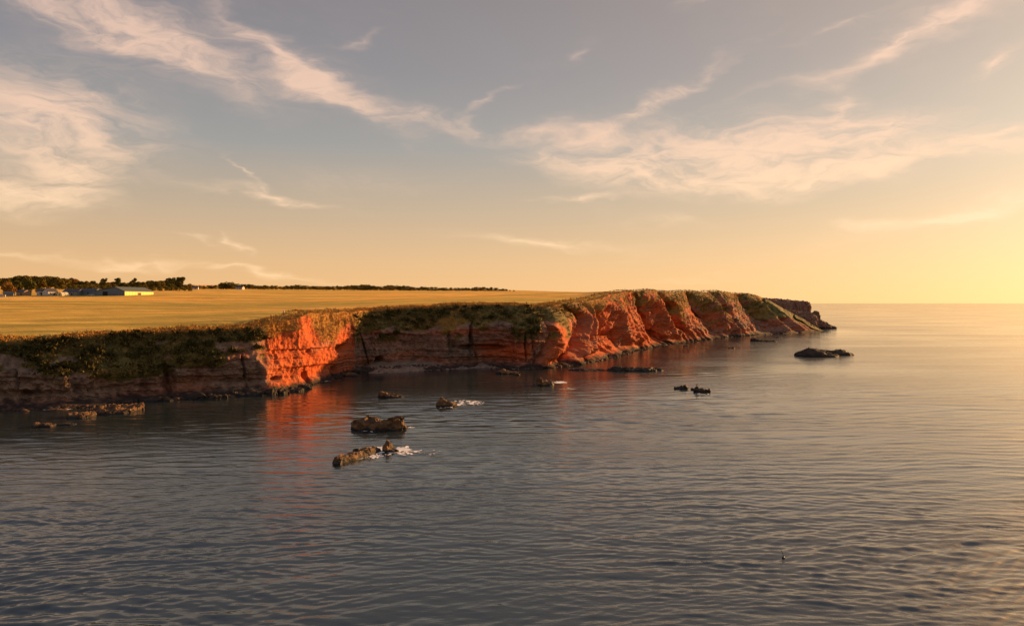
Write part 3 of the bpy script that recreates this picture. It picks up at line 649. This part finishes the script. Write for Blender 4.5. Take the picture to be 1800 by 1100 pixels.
def rubble():
    V, F, off = [], [], 0
    r = np.random.default_rng(3)
    for (u0, u1, n, smin, smax, o0, o1) in [(0, 470, 520, .18, .6, -3.5, 1.2), (470, 625, 120, .15, .5, -1, 1.2), (632, 900, 700, .12, .4, -5, 1.5), (900, 1000, 220, .15, .55, -2, 1.5),
                                            (1000, 1320, 520, .3, .9, -2, 3.5), (1320, 1440, 90, .4, 1.0, -2, 2)]:
        us = r.uniform(u0, u1, n); B = base_pt(us); Nn = CN[np.clip(np.searchsorted(US, us), 0, len(US)-1)]
        o = r.uniform(o0, o1, n)
        for k in range(n):
            v, f = PROT[r.integers(5)]
            s = smin+(smax-smin)*r.random()**2.5
            a = r.uniform(0, 6.28); c, sn = math.cos(a), math.sin(a)
            q = v*s*np.array([1.25, .95, .7]); q = np.c_[q[:, 0]*c-q[:, 1]*sn, q[:, 0]*sn+q[:, 1]*c, q[:, 2]]
            z = max(.05, .12-o[k]*(.32 if 632 <= u0 < 900 else .2))
            V.append(q+[B[k, 0]+Nn[k, 0]*o[k], B[k, 1]+Nn[k, 1]*o[k], z]); F.append(f+off); off += len(v)
    obj('shore_rubble', mesh_np('shore_rubble', np.concatenate(V), np.concatenate(F)), MAT['rubble'], label='loose stones strewn along the foot of the cliffs', cat='stones', kind='stuff')
rubble()
def boulders():
    protos = []
    for s in range(4):
        W = [1.0, 1.0, 1.0, 1.0][s]
        me = rock_mesh('boulder', 2.0, 1.5, [(-1, .3), (-.5, .8+.1*s), (.1, .95), (.6, .6), (1, .2)], 100+s*3, jag=.35, nx=16, ny=11, flat=3, skirt=.4)
        me.materials.append(MAT['rubble']); protos.append(me)
    r = random.Random(9)
    for (u0, u1, n, s0, s1, lab, grp) in [
        (228, 468, 13, .5, 1.5, 'dark boulder among others along the foot of the shaded left cliff', 'boulders under the shaded left cliff'),
        (0, 110, 7, .8, 1.6, 'dark boulder at the foot of the cliff near the left edge', 'boulders at the left edge'),
        (770, 872, 10, .6, 1.3, 'brown boulder at the far end of the shingle beach', 'boulders on the beach end'),
        (925, 1000, 16, .6, 1.5, 'reddish boulder at the water line below the first lit spur', 'boulders below the first lit spur'),
        (1040, 1140, 22, 1.0, 2.2, 'boulder in the tumbled row below the sunlit cliffs', 'boulders below the sunlit cliffs')]:
        for k in range(n):
            u = np.array([r.uniform(u0, u1)]); b = base_pt(u)[0]; nn = CN[min(np.searchsorted(US, u[0]), len(US)-1)]
            o = r.uniform(-2.5, 3.0)
            ob = obj('boulder', protos[r.randrange(4)], None, label=lab, cat='boulder', group=grp, loc=(b[0]+nn[0]*o, b[1]+nn[1]*o, -.05+max(0, -o*.2)))
            s = r.uniform(s0, s1); ob.scale = (s*r.uniform(.8, 1.5), s*r.uniform(.7, 1.2), s*r.uniform(.45, 1.0)); ob.rotation_euler.z = r.uniform(0, 6.28)
boulders()

# ------------------------------------------------------------------ foam
def foam():
    Vs, Fs, off = [], [], 0
    cell = .13
    spots = [  # px, py, half width px, half height px, lace
        (708, 792, 40, 9, -.02), (664, 793, 26, 13, .07), (640, 803, 30, 6, .10), (702, 751, 32, 4, -.02), (820, 708, 32, 6, -.0), (785, 714, 22, 4, .08),
        (986, 672, 18, 2.4, -.06), (692, 697, 12, 2, .05), (1000, 683, 20, 2, .2), (650, 757, 20, 2.5, .16), (1235, 692, 16, 2, .14), (760, 795, 20, 6, .22)]
    rw = random.Random(4)
    for q_ in range(46):
        u_ = rw.choice([rw.uniform(10, 470), rw.uniform(470, 620), rw.uniform(900, 1000), rw.uniform(1000, 1300)]); b_ = base_pt(np.array([u_]))[0]
        spots.append((u_, 533+FPX*CAMZ/(b_[1]-.6), rw.uniform(4, 13), rw.uniform(.5, 1.1), rw.uniform(.06, .14)))
    for k, (px, py, hx, hy, lace) in enumerate(spots):
        d = dwater(py); m = d/FPX
        cx, cy = (px-900)*m, d; wx = hx*m; wy = hy*m*d/CAMZ
        wy = min(wy, 9.0)
        nx, ny = int(2*wx/cell)+2, int(2*wy/cell)+2
        gx = cx+(np.arange(nx)-nx/2)*cell; gy = cy+(np.arange(ny)-ny/2)*cell
        X, Y = np.meshgrid(gx, gy)
        q = ((X-cx)/wx)**2+((Y-cy)/wy)**2
        wX = X+.8*fbm(X/1.6, Y/1.6, k, 2); wY = Y+.8*fbm(X/1.6, Y/1.6, k+50, 2)
        net = np.abs(fbm(wX/1.5, wY/3.2, k*3.0, 3))
        keep = (net < (.26-lace)*(1.15-q)) & (q < 1)
        keep |= (q < .5) & (fbm(X/.9, Y/1.4, k+9.0, 3) > .45+lace*2)
        Z = waves(X, Y, np.maximum(Y*Y/18500*.52, .05))*(.45+.55*np.clip(shelter(X, Y)*2.4, 0, 1))+.03
        idx = np.arange(nx*ny).reshape(ny, nx)
        f = np.stack([idx[:-1, :-1], idx[:-1, 1:], idx[1:, 1:], idx[1:, :-1]], -1)[keep[:-1, :-1]]
        if not len(f): continue
        used, inv = np.unique(f, return_inverse=True)
        v = np.stack([X, Y, Z], -1).reshape(-1, 3)[used]
        Vs.append(v); Fs.append(inv.reshape(-1, 4)+off); off += len(v)
    obj('sea_foam', mesh_np('sea_foam', np.concatenate(Vs), np.concatenate(Fs)), MAT['foam'], label='white lacy foam washing round the rocks', cat='foam', kind='stuff')
foam()

# ------------------------------------------------------------------ turf and scrub standing on the cliff
def tufts(name, pts, size, per, mat, label, seed, up=1.0):
    """many small leaf-sized triangles gathered in clumps"""
    r = np.random.default_rng(seed); n = len(pts)
    c = np.repeat(pts, per, 0); s = np.repeat(size, per)
    N_ = len(c)
    o = r.normal(0, .45, (N_, 3)); o[:, 2] = np.abs(o[:, 2])*up
    c = c+o*s[:, None]
    a = r.normal(0, 1, (N_, 3)); a[:, 2] += .8; a /= np.linalg.norm(a, axis=1)[:, None]
    b = r.normal(0, 1, (N_, 3)); b -= (b*a).sum(1)[:, None]*a; b /= np.linalg.norm(b, axis=1)[:, None]
    l = s*r.uniform(.25, .65, N_)
    V = np.stack([c-b*l[:, None]*.45, c+b*l[:, None]*.45, c+a*l[:, None]*1.15], 1).reshape(-1, 3)
    F = np.arange(len(V)).reshape(-1, 3)
    obj(name, mesh_np(name, V, F), MAT[mat], label=label, cat='vegetation', kind='stuff')
def cliff_plants():
    r = np.random.default_rng(12)
    flat = CV.reshape(-1, 3); veg = CVEG.ravel(); dry = CDRY.ravel(); U = CU.ravel(); Vc = CVC.ravel()
    area = (flat[:, 1]/200)                              # columns are spaced by angle: weight by distance for an even spread
    vis = (U > -60) & (U < 1330)
    w = np.where(vis & (veg > .55) & (dry < .45), area, 0); w /= w.sum()
    i = r.choice(len(w), 4200, p=w)
    tufts('cliff_scrub', flat[i], r.uniform(.4, 1.1, len(i)), 12, 'scrub', 'dark green scrub hanging on the shaded upper cliff', 1, .7)
    wb = np.where(U < 960, w, 0); wb /= wb.sum(); i = r.choice(len(w), 240, p=wb)
    tufts('cliff_bushes', flat[i], r.uniform(.8, 1.7, len(i)), 60, 'bush', 'dark rounded bushes on the shaded upper cliff', 6, .75)
    w = np.where(vis & (veg > .35) & (dry >= .45), area, 0); w /= w.sum()
    i = r.choice(len(w), 7000, p=w)
    tufts('cliff_grass', flat[i], r.uniform(.2, .6, len(i)), 9, 'drygrass', 'dry golden grass on the sunlit upper cliff', 2, .7)
    # long grass on the bank behind the lip
    lip = CV[-1]; sel = (US > -80) & (US < 1330)
    j = r.choice(np.where(sel)[0], 5200)
    inl = -CN[j]*r.uniform(-.5, 7.5, len(j))[:, None]**1.0
    p = lip[j].copy(); p[:, :2] += inl; p[:, 2] += .15+.55*np.exp(-((np.hypot(inl[:, 0], inl[:, 1])-5.5)/2.6)**2)
    tufts('clifftop_grass', p, r.uniform(.3, .8, len(j)), 10, 'drygrass', 'long dry grass along the top edge of the cliff', 3, .8)
cliff_plants()

# ------------------------------------------------------------------ trees
def leafcloud(name, lobes, n, leaf, seed):
    r = np.random.default_rng(seed); V = []
    w = np.array([l[3]**2 for l in lobes]); w = w/w.sum()
    k = r.choice(len(lobes), n, p=w); L_ = np.array([l[:3]+(l[3], l[4]) for l in lobes])[k]
    d = r.normal(0, 1, (n, 3)); d /= np.linalg.norm(d, axis=1)[:, None]
    rad = L_[:, 3]*r.uniform(.45, 1.05, n)**.6
    c = L_[:, :3]+d*rad[:, None]*np.stack([np.ones(n), np.ones(n), L_[:, 4]], -1)
    a = r.normal(0, 1, (n, 3))+d*.6; a /= np.linalg.norm(a, axis=1)[:, None]
    b = np.cross(a, r.normal(0, 1, (n, 3))); b /= np.linalg.norm(b, axis=1)[:, None]
    s = leaf*r.uniform(.6, 1.5, n)
    V = np.stack([c-b*s[:, None]*.6, c+b*s[:, None]*.6, c+a*s[:, None]], 1).reshape(-1, 3)
    return mesh_np(name, V, np.arange(len(V)).reshape(-1, 3))
def tube(pts, rad, nseg=7):
    V, F = [], []
    pts = np.array(pts, float)
    for i, (p, r_) in enumerate(zip(pts, rad)):
        d = pts[min(i+1, len(pts)-1)]-pts[max(i-1, 0)]; d /= np.linalg.norm(d)
        x = np.cross(d, [.3, 1, .1]); x /= np.linalg.norm(x); y = np.cross(d, x)
        for k in range(nseg):
            a = 2*math.pi*k/nseg; V.append(p+r_*(math.cos(a)*x+math.sin(a)*y))
    for i in range(len(pts)-1):
        for k in range(nseg): F.append([i*nseg+k, i*nseg+(k+1) % nseg, (i+1)*nseg+(k+1) % nseg, (i+1)*nseg+k])
    return V, F
def trunk_mesh(name, h, r0, seed, limbs=4):
    r = random.Random(seed); V, F = [], []
    def add(p, rr):
        v, f = tube(p, rr); o = len(V); V.extend(v); F.extend([[i+o for i in q] for q in f])
    add([(0, 0, -1), (0, 0, h*.15), (r.uniform(-.3, .3), 0, h*.45), (r.uniform(-.6, .6), r.uniform(-.4, .4), h*.8)], [r0*1.3, r0, r0*.75, r0*.3])
    for k in range(limbs):
        a = k*2.4+r.uniform(-.4, .4); z = h*r.uniform(.25, .5); l = h*r.uniform(.25, .4)
        add([(0, 0, z), (math.cos(a)*l*.5, math.sin(a)*l*.5, z+l*.45), (math.cos(a)*l, math.sin(a)*l, z+l*.8)], [r0*.5, r0*.35, r0*.12])
    return mesh_np(name, V, F)
def broad(seed, h=16, w=7.5, n=4200, leaf=.8):
    r = random.Random(seed); lobes = []
    for k in range(19):
        a = r.uniform(0, 6.28); q = math.sqrt(r.random())*w*.72; z = h*(.17+.65*r.random())
        taper = 1-.55*max(0, (z/h-.55)/.45)
        lobes.append((math.cos(a)*q*taper, math.sin(a)*q*taper, z, w*r.uniform(.26, .44), .8))
    lobes.append((0, 0, h*.82, w*.36, .8))
    return trunk_mesh('trunk', h*.75, .45, seed), leafcloud('crown', lobes, n, leaf, seed)
def pine(seed, h=17, lean=2.0, n=2600):
    r = random.Random(seed); lobes = [(lean*.5*(k/12)+r.uniform(-3.6, 4.2), r.uniform(-2.5, 2.5), h*(.46+.48*(k/12)), r.uniform(1.9, 3.0), .55) for k in range(13)]
    V, F = tube([(0, 0, -1), (lean*.1, 0, h*.4), (lean*.35, 0, h*.7), (lean*.5, 0, h*.92)], [.4, .32, .24, .1])
    for k, l in enumerate(lobes[:5]):
        v, f = tube([(lean*.3, 0, h*.62), ((lean*.3+l[0])/2, l[1]/2, h*.78), (l[0], l[1], l[2])], [.16, .12, .05]); o = len(V); V = list(V)+list(v); F = F+[[i+o for i in q] for q in f]
    return mesh_np('trunk', V, F), leafcloud('crown', lobes, n, .75, seed)
B = [broad(s, 16, [7.5, 6.2, 8.5, 6.8, 7.2][s % 5]) for s in range(5)]
SM = [broad(20+s, 10, 6.0, 700, .9) for s in range(4)]
PN = [pine(40+s, 17, [2.5, -1.5, 3.0][s]) for s in range(3)]
LEAFM = {}
def tree(pair, px, d, hpx, label, group, mat='leaf', wide=1.0, href=16.0, name='tree', sink=0.0):
    X = (px-900)/FPX*d; z = float(zland(X, d))
    s = hpx*d/FPX/href
    root = obj(name, None, None, label=label, cat='tree', group=group, loc=(X, d, z-sink))
    root.empty_display_size = .5
    t = obj('trunk', pair[0], MAT['bark'], root)
    key = (pair[1].name, mat)
    if key not in LEAFM:
        me = pair[1].copy(); me.materials.clear(); me.materials.append(MAT[mat]); LEAFM[key] = me
    c = obj('crown', LEAFM[key], None, root)
    root.scale = (s*wide, s*wide, s); root.rotation_euler.z = (px*1.7+d) % 6.28
    return root
def base_py(px, d):
    return 533-(float(zland((px-900)/FPX*d, d))-CAMZ)*FPX/d
def tree_top(pair, px, d, top_py, *a, **k):
    return tree(pair, px, d, base_py(px, d)-top_py, *a, **k)
rt = random.Random(31)
G = 'trees of the wood behind the farm'
tree_top(B[2], 12, 560, 495, 'broad amber-lit round tree at the left edge beside the farm', 'trees beside the farm', 'leaf2', 1.25)
tree_top(B[0], 52, 590, 490, 'tall dark green tree standing next to the white cottage', 'trees beside the farm', 'leaf')
tree_top(B[3], 70, 610, 485, 'tallest rounded tree above the white cottage roof', 'trees beside the farm', 'leaf3')
tree_top(B[1], 30, 610, 492, 'dark tree between the amber tree and the cottage', 'trees beside the farm', 'leaf')
tree_top(SM[0], 101, 555, 513, 'low brown bush between the white gable and the cream shed', 'trees beside the farm', 'leaf2', 1.3, 10, name='bush')
tree_top(SM[1], 84, 640, 506, 'small dark tree behind the white gable', 'trees beside the farm', 'leaf', 1.2, 10)
sky_l = [(-60, 487), (0, 490), (20, 487), (45, 486), (68, 484), (85, 487), (105, 489), (125, 490), (145, 492), (160, 495), (175, 497), (190, 497), (205, 496), (220, 497), (235, 496), (250, 498), (263, 496), (278, 494), (292, 493), (305, 492), (318, 498), (332, 499)]
xs = [a for a, b in sky_l]; ys = [b for a, b in sky_l]
px = -66
while px < 334:
    d = rt.uniform(880, 990); hh = np.interp(px, xs, ys)+rt.uniform(-3.5, 2.0)
    tree_top(B[rt.randrange(5)], px, d, hh, 'dark leafy tree in the dense wood behind the farm', G, rt.choice(['leaf', 'leaf', 'leaf3', 'leaf3', 'leaf2']), rt.uniform(1.0, 1.35))
    px += rt.uniform(6, 10)
px = 100
while px < 345:
    d = rt.uniform(780, 850)
    tree_top(SM[rt.randrange(4)], px, d, base_py(px, d)-rt.uniform(6, 9.5), 'low bushy tree at the front edge of the wood behind the barn', 'low trees before the wood', rt.choice(['leaf', 'leaf3', 'leaf']), rt.uniform(1.0, 1.5), 10)
    px += rt.uniform(8, 13)
for px, py, k, wd, lab in [(181, 489, 0, .8, 'flat-headed pine rising above the wood behind the barn'), (207, 488.5, 1, 1.0, 'lone round-headed pine above the barn roof'), (234, 489.5, 2, .8, 'small thin-stemmed pine above the cream wall of the barn'),
                           (297, 488, 0, 1.1, 'first of the wind-swept pines leaning above the wood'), (308, 488, 2, 1.1, 'middle wind-swept pine leaning above the wood'), (316, 487.5, 2, .9, 'last wind-swept pine leaning furthest out over the field')]:
    o = tree_top(PN[k], px, 960, py, lab, 'pines above the wood', 'leaf', wd, 17, name='pine_tree'); o.rotation_euler.z = rt.uniform(-.4, .4)
# far hedgerow trees to the right
xs2 = [330, 360, 380, 400, 420, 440, 460, 500, 512, 540, 600, 640, 660, 690, 740, 800, 840, 860, 890, 905]
ys2 = [500, 501, 500, 495.5, 498, 499, 501, 502, 500, 502, 502.5, 500, 502, 500.5, 504, 505.5, 504, 505, 507.5, 509]
px = 338
while px < 905:
    d = rt.uniform(1180, 1300)+max(0, px-700)*1.2
    top = float(np.interp(px, xs2, ys2))+rt.uniform(-.6, 1.6)
    top = min(top, base_py(px, d)-3.0)
    tree_top(SM[rt.randrange(4)], px, d, top, 'small dark tree in the far hedgerow along the skyline', 'far hedgerow trees', rt.choice(['leaf', 'leaf', 'leaf3']), rt.uniform(1.1, 1.7), 10)
    px += rt.uniform(4.5, 8)

# ------------------------------------------------------------------ farm buildings
def prism_mesh(name, pts, ext):
    """polygon pts (k,3) extruded by vector ext"""
    k = len(pts); a = np.array(pts, float); b = a+np.array(ext, float)
    me = bpy.data.meshes.new(name)
    f = [list(range(k))[::-1], list(range(k, 2*k))]+[[i, (i+1) % k, k+(i+1) % k, k+i] for i in range(k)]
    me.from_pydata([tuple(v) for v in np.r_[a, b]], [], f); me.update(); return me
def boxm(name, x0, x1, y0, y1, z0, z1):
    return prism_mesh(name, [(x0, y0, z0), (x1, y0, z0), (x1, y1, z0), (x0, y1, z0)], (0, 0, z1-z0))
def site(px, d): X = (px-900)/FPX*d; return (X, d, float(zland(X, d)))
def building(name, px, d, rot, label, cat='building'):
    o = obj(name, None, None, label=label, cat=cat, loc=site(px, d)); o.rotation_euler.z = rot; return o
def gable_house(px, d, rot, W, L_, h, hr, wall, roof, label, name='farm_building', windows=2, door=True, chimney=False):
    """long axis along local x, gables at the ends"""
    o = building(name, px, d, rot, label)
    obj('wall', prism_mesh('wall', [(-L_/2, -W/2, -2), (-L_/2, W/2, -2), (-L_/2, W/2, h), (-L_/2, 0, h+hr-.15), (-L_/2, -W/2, h)], (L_, 0, 0)), MAT[wall], o)
    e = .35; t = .18
    for s in (-1, 1):
        pts = [(-L_/2-e, s*(W/2+e), h-e*hr/(W/2)), (-L_/2-e, 0, h+hr), (-L_/2-e, 0, h+hr+t), (-L_/2-e, s*(W/2+e), h-e*hr/(W/2)+t)]
        rf = obj('roof', prism_mesh('roof', pts, (L_+2*e, 0, 0)), MAT[roof], o)
    if chimney: obj('chimney', boxm('chimney', L_*.32, L_*.32+.8, -.4, .4, h+hr-.5, h+hr+1.1), MAT['white'], rf)
    for k in range(windows):
        x = -L_/2+L_*(k+.5)/windows
        w = obj('window', boxm('window', x-.6, x+.6, -W/2-.06, -W/2+.1, 1.0, 2.2), MAT['white'], o)
        obj('pane', boxm('pane', x-.48, x+.48, -W/2-.08, -W/2, 1.1, 2.1), MAT['glass'], w)
    if door: obj('door', boxm('door', L_*.08, L_*.08+1.0, -W/2-.07, -W/2+.1, 0, 2.1), MAT['dark'], o)
    return o
def barn():
    # big shed: shaded gable towards the viewer, sunlit long side towards the sun
    o = building('barn', 219, 545, R(-12), 'large grey barn with a sunlit cream side wall on the field edge', 'barn')
    W, L_ = 29.0, 31.0                      # local x: along gable (negative x = left), local y: away
    h, hr = 3.5, 6.6
    gp = [(0, 0, -2), (0, 0, h), (-8, 0, hr), (-26, 0, h+.2), (-W, 0, h-.4), (-W, 0, -2)]
    obj('wall', prism_mesh('wall', gp, (0, L_, 0)), MAT['steel'], o)
    obj('side_wall', boxm('side_wall', .0, .14, .1, L_, -2, h-.1), MAT['yellow'], o)['label'] = 'cream side wall glowing in the low sun'
    obj('roof', prism_mesh('roof', [(.4, -.5, h-.1), (-8, -.5, hr+.05), (-8, -.5, hr+.3), (.4, -.5, h+.15)], (0, L_+1, 0)), MAT['roof'], o)
    obj('roof', prism_mesh('roof', [(-8, -.5, hr+.05), (-26, -.5, h+.25), (-26, -.5, h+.5), (-8, -.5, hr+.3)], (0, L_+1, 0)), MAT['roof'], o)
    for x in np.arange(-W+1.2, 0, 2.4):
        obj('cladding_rib', boxm('cladding_rib', x, x+.12, -.09, .02, 0, h-.6), MAT['steel'], o)
    dd = obj('door', boxm('door', -18.5, -14.5, -.14, .05, -.5, 3.3), MAT['dark'], o)
    obj('door_panel', boxm('door_panel', -24.0, -19.0, -.16, .05, -.5, 3.2), MAT['bluegrey'], o)
    obj('door', boxm('door', .1, .2, 13.5, 17.5, -.5, 2.6), MAT['dark'], o)
    for y in np.arange(2, L_, 3.0):
        obj('cladding_rib', boxm('cladding_rib', .1, .22, y, y+.12, 0, h-.3), MAT['yellow'], o)
barn()
gable_house(159, 560, R(-10), 9, 14, 3.0, 2.0, 'steel', 'slate', 'low grey lean shed joined to the dark end of the barn', windows=0)
gable_house(129, 556, R(-4), 8, 12, 2.6, 2.0, 'bluegrey', 'slate', 'long low blue-grey farmhouse with a row of windows', windows=4)
gable_house(149, 566, R(6), 8, 12, 2.4, 2.3, 'redroof', 'redroof', 'dull red roofed outbuilding between farmhouse and barn', windows=2, door=False)
gable_house(74, 560, R(8), 6, 5.0, 3.2, 1.4, 'white', 'slate', 'small white cottage with dark roof at the foot of the tall trees', windows=1, chimney=True)
gable_house(88, 556, R(72), 5.5, 8, 3.0, 2.2, 'white', 'slate', 'white gable-fronted cottage beside the small white cottage', windows=2)
gable_house(42, 556, R(-20), 6, 8, 2.8, 1.6, 'tan', 'slate', 'tan stone outbuilding half hidden under the trees', windows=1)
gable_house(16, 545, R(25), 5, 6, 1.8, 1.4, 'bluegrey', 'roof', 'low shed with a pale roof near the left edge', windows=0, door=False)
def tunnel():
    o = building('polytunnel', 111, 545, R(-35), 'rounded cream covered shelter glowing in the sun before the farmhouse', 'shelter')
    n = 14; pts = [(math.cos(math.pi*k/n)*4.2, -2.5, -.5+math.sin(math.pi*k/n)*3.4) for k in range(n+1)]
    obj('cover', prism_mesh('cover', pts, (0, 5, 0)), MAT['cream'], o)
    obj('doorway', boxm('doorway', -1, 1, -2.58, -2.45, -.5, 1.8), MAT['tan'], o)
    for y in (-2.55, 0, 2.5):
        V, F = tube([(math.cos(math.pi*k/n)*4.25, y, -.5+math.sin(math.pi*k/n)*3.45) for k in range(n+1)], [.06]*(n+1), 5)
        obj('hoop', mesh_np('hoop', V, F), MAT['white'], o)
tunnel()
w = building('garden_wall', 2, 530, R(5), 'pale wall end in the corner of the field at the left edge', 'wall')
obj('wall_face', boxm('wall_face', -9, 3, -.3, .3, -1, 1.4), MAT['white'], w); obj('coping', boxm('coping', -9.2, 3.2, -.42, .42, 1.4, 1.6), MAT['tan'], w)
gable_house(342, 1120, R(15), 7, 11, 3.0, 2.2, 'white', 'slate', 'tiny white house among trees beyond the field', windows=2)
gable_house(422, 1165, R(-12), 7, 12, 3.2, 2.2, 'white', 'slate', 'second tiny white house further along the hedgerow', windows=2)
def car(px, d, rot, mat, label):
    o = building('parked_car', px, d, rot, label, 'car')
    side = [(-2.1, .35), (2.1, .35), (2.1, .8), (1.2, .95), (.6, 1.45), (-1.2, 1.5), (-1.8, 1.0), (-2.1, .95)]
    obj('body', prism_mesh('body', [(x, -.85, z) for x, z in side], (0, 1.7, 0)), MAT[mat], o)
    obj('windows', prism_mesh('windows', [(.95, -.87, .98), (.52, -.87, 1.38), (-1.1, -.87, 1.42), (-1.5, -.87, 1.0)], (0, 1.74, 0)), MAT['glass'], o)
    for x in (-1.3, 1.3):
        for y in (-.88, .68):
            V = [(x+.33*math.cos(k*.5236), y, .33+.33*math.sin(k*.5236)) for k in range(12)]
            obj('wheel', prism_mesh('wheel', V, (0, .2, 0)), MAT['dark'], o)
car(160, 540, R(10), 'white', 'white car parked in front of the red roofed outbuilding')

# ------------------------------------------------------------------ field boundary, posts, buoy, bird
def lip_at(px): return lip_pt(np.array([float(px)]))[0]
def post(px, inland, h, mat, label, r=.09, group='fence posts along the cliff top'):
    i = min(np.searchsorted(US, px), len(US)-1); p = CV[-1][i].copy(); p[:2] -= CN[i]*inland
    o = obj('fence_post', None, None, label=label, cat='post', group=group, loc=(p[0], p[1], p[2]))
    obj('shaft', boxm('shaft', -r, r, -r, r, -.5, h), MAT[mat], o)
    obj('cap', prism_mesh('cap', [(-r*1.2, -r*1.2, h), (r*1.2, -r*1.2, h), (r*1.2, r*1.2, h), (-r*1.2, r*1.2, h)], (0, 0, .06)), MAT[mat], o)
post(533, 7, 1.5, 'white', 'white marker post on the cliff edge above the lit promontory', .18, 'marker posts')
post(516, 8, 1.2, 'tan', 'short tan marker post beside the white one', .22, 'marker posts')
for k, px in enumerate(range(985, 1066, 8)):
    post(px, 6.5, 1.6, 'wood', 'slender wooden post in the fence above the sunlit gullies', .10)
def buoy():
    d = dwater(980); X = (1377-900)/FPX*d
    o = obj('marker_buoy', None, None, label='small dark marker float with a stick in the open foreground water', cat='buoy', loc=(X, d, float(waves(np.array([X]), np.array([d]), .3)[0])))
    prof = [(.02, -.2), (.14, -.1), (.17, 0), (.14, .12), (.06, .2), (.03, .26)]
    V, F = [], []
    for r_, z in prof:
        for k in range(10): V.append((r_*math.cos(k*.6283), r_*math.sin(k*.6283), z))
    for i in range(len(prof)-1):
        for k in range(10): F.append([i*10+k, i*10+(k+1) % 10, i*10+10+(k+1) % 10, i*10+10+k])
    obj('float_body', mesh_np('float_body', V, F), MAT['float'], o)
    V, F = tube([(0, 0, .3), (-.12, 0, .6), (-.3, 0, .95)], [.03, .025, .02], 6); obj('stick', mesh_np('stick', V, F), MAT['wood'], o)
buoy()
def bird():
    rk = next(o_ for o_ in col.objects if str(o_.get('label', '')).startswith('humped dark rock'))
    tp = max((rk.location+v_.co for v_ in rk.data.vertices), key=lambda q: q.z)
    o = obj('sea_bird', None, None, label='dark sea bird perched on the humped dark rock', cat='bird', loc=(tp.x, tp.y, tp.z+.02))
    V, F = [], []
    pts = [(-.28, 0, .18), (-.12, 0, .26), (.06, 0, .38), (.14, 0, .52), (.16, 0, .62), (.2, 0, .66), (.32, 0, .64)]
    V, F = tube(pts, [.03, .12, .13, .08, .05, .055, .01], 8)
    obj('bird_body', mesh_np('bird_body', V, F, True), MAT['bird'], o)
    for s in (-.05, .05):
        V, F = tube([(0, s, -.1), (0, s, .25)], [.02, .02], 5); obj('leg', mesh_np('leg', V, F), MAT['bird'], o)
bird()
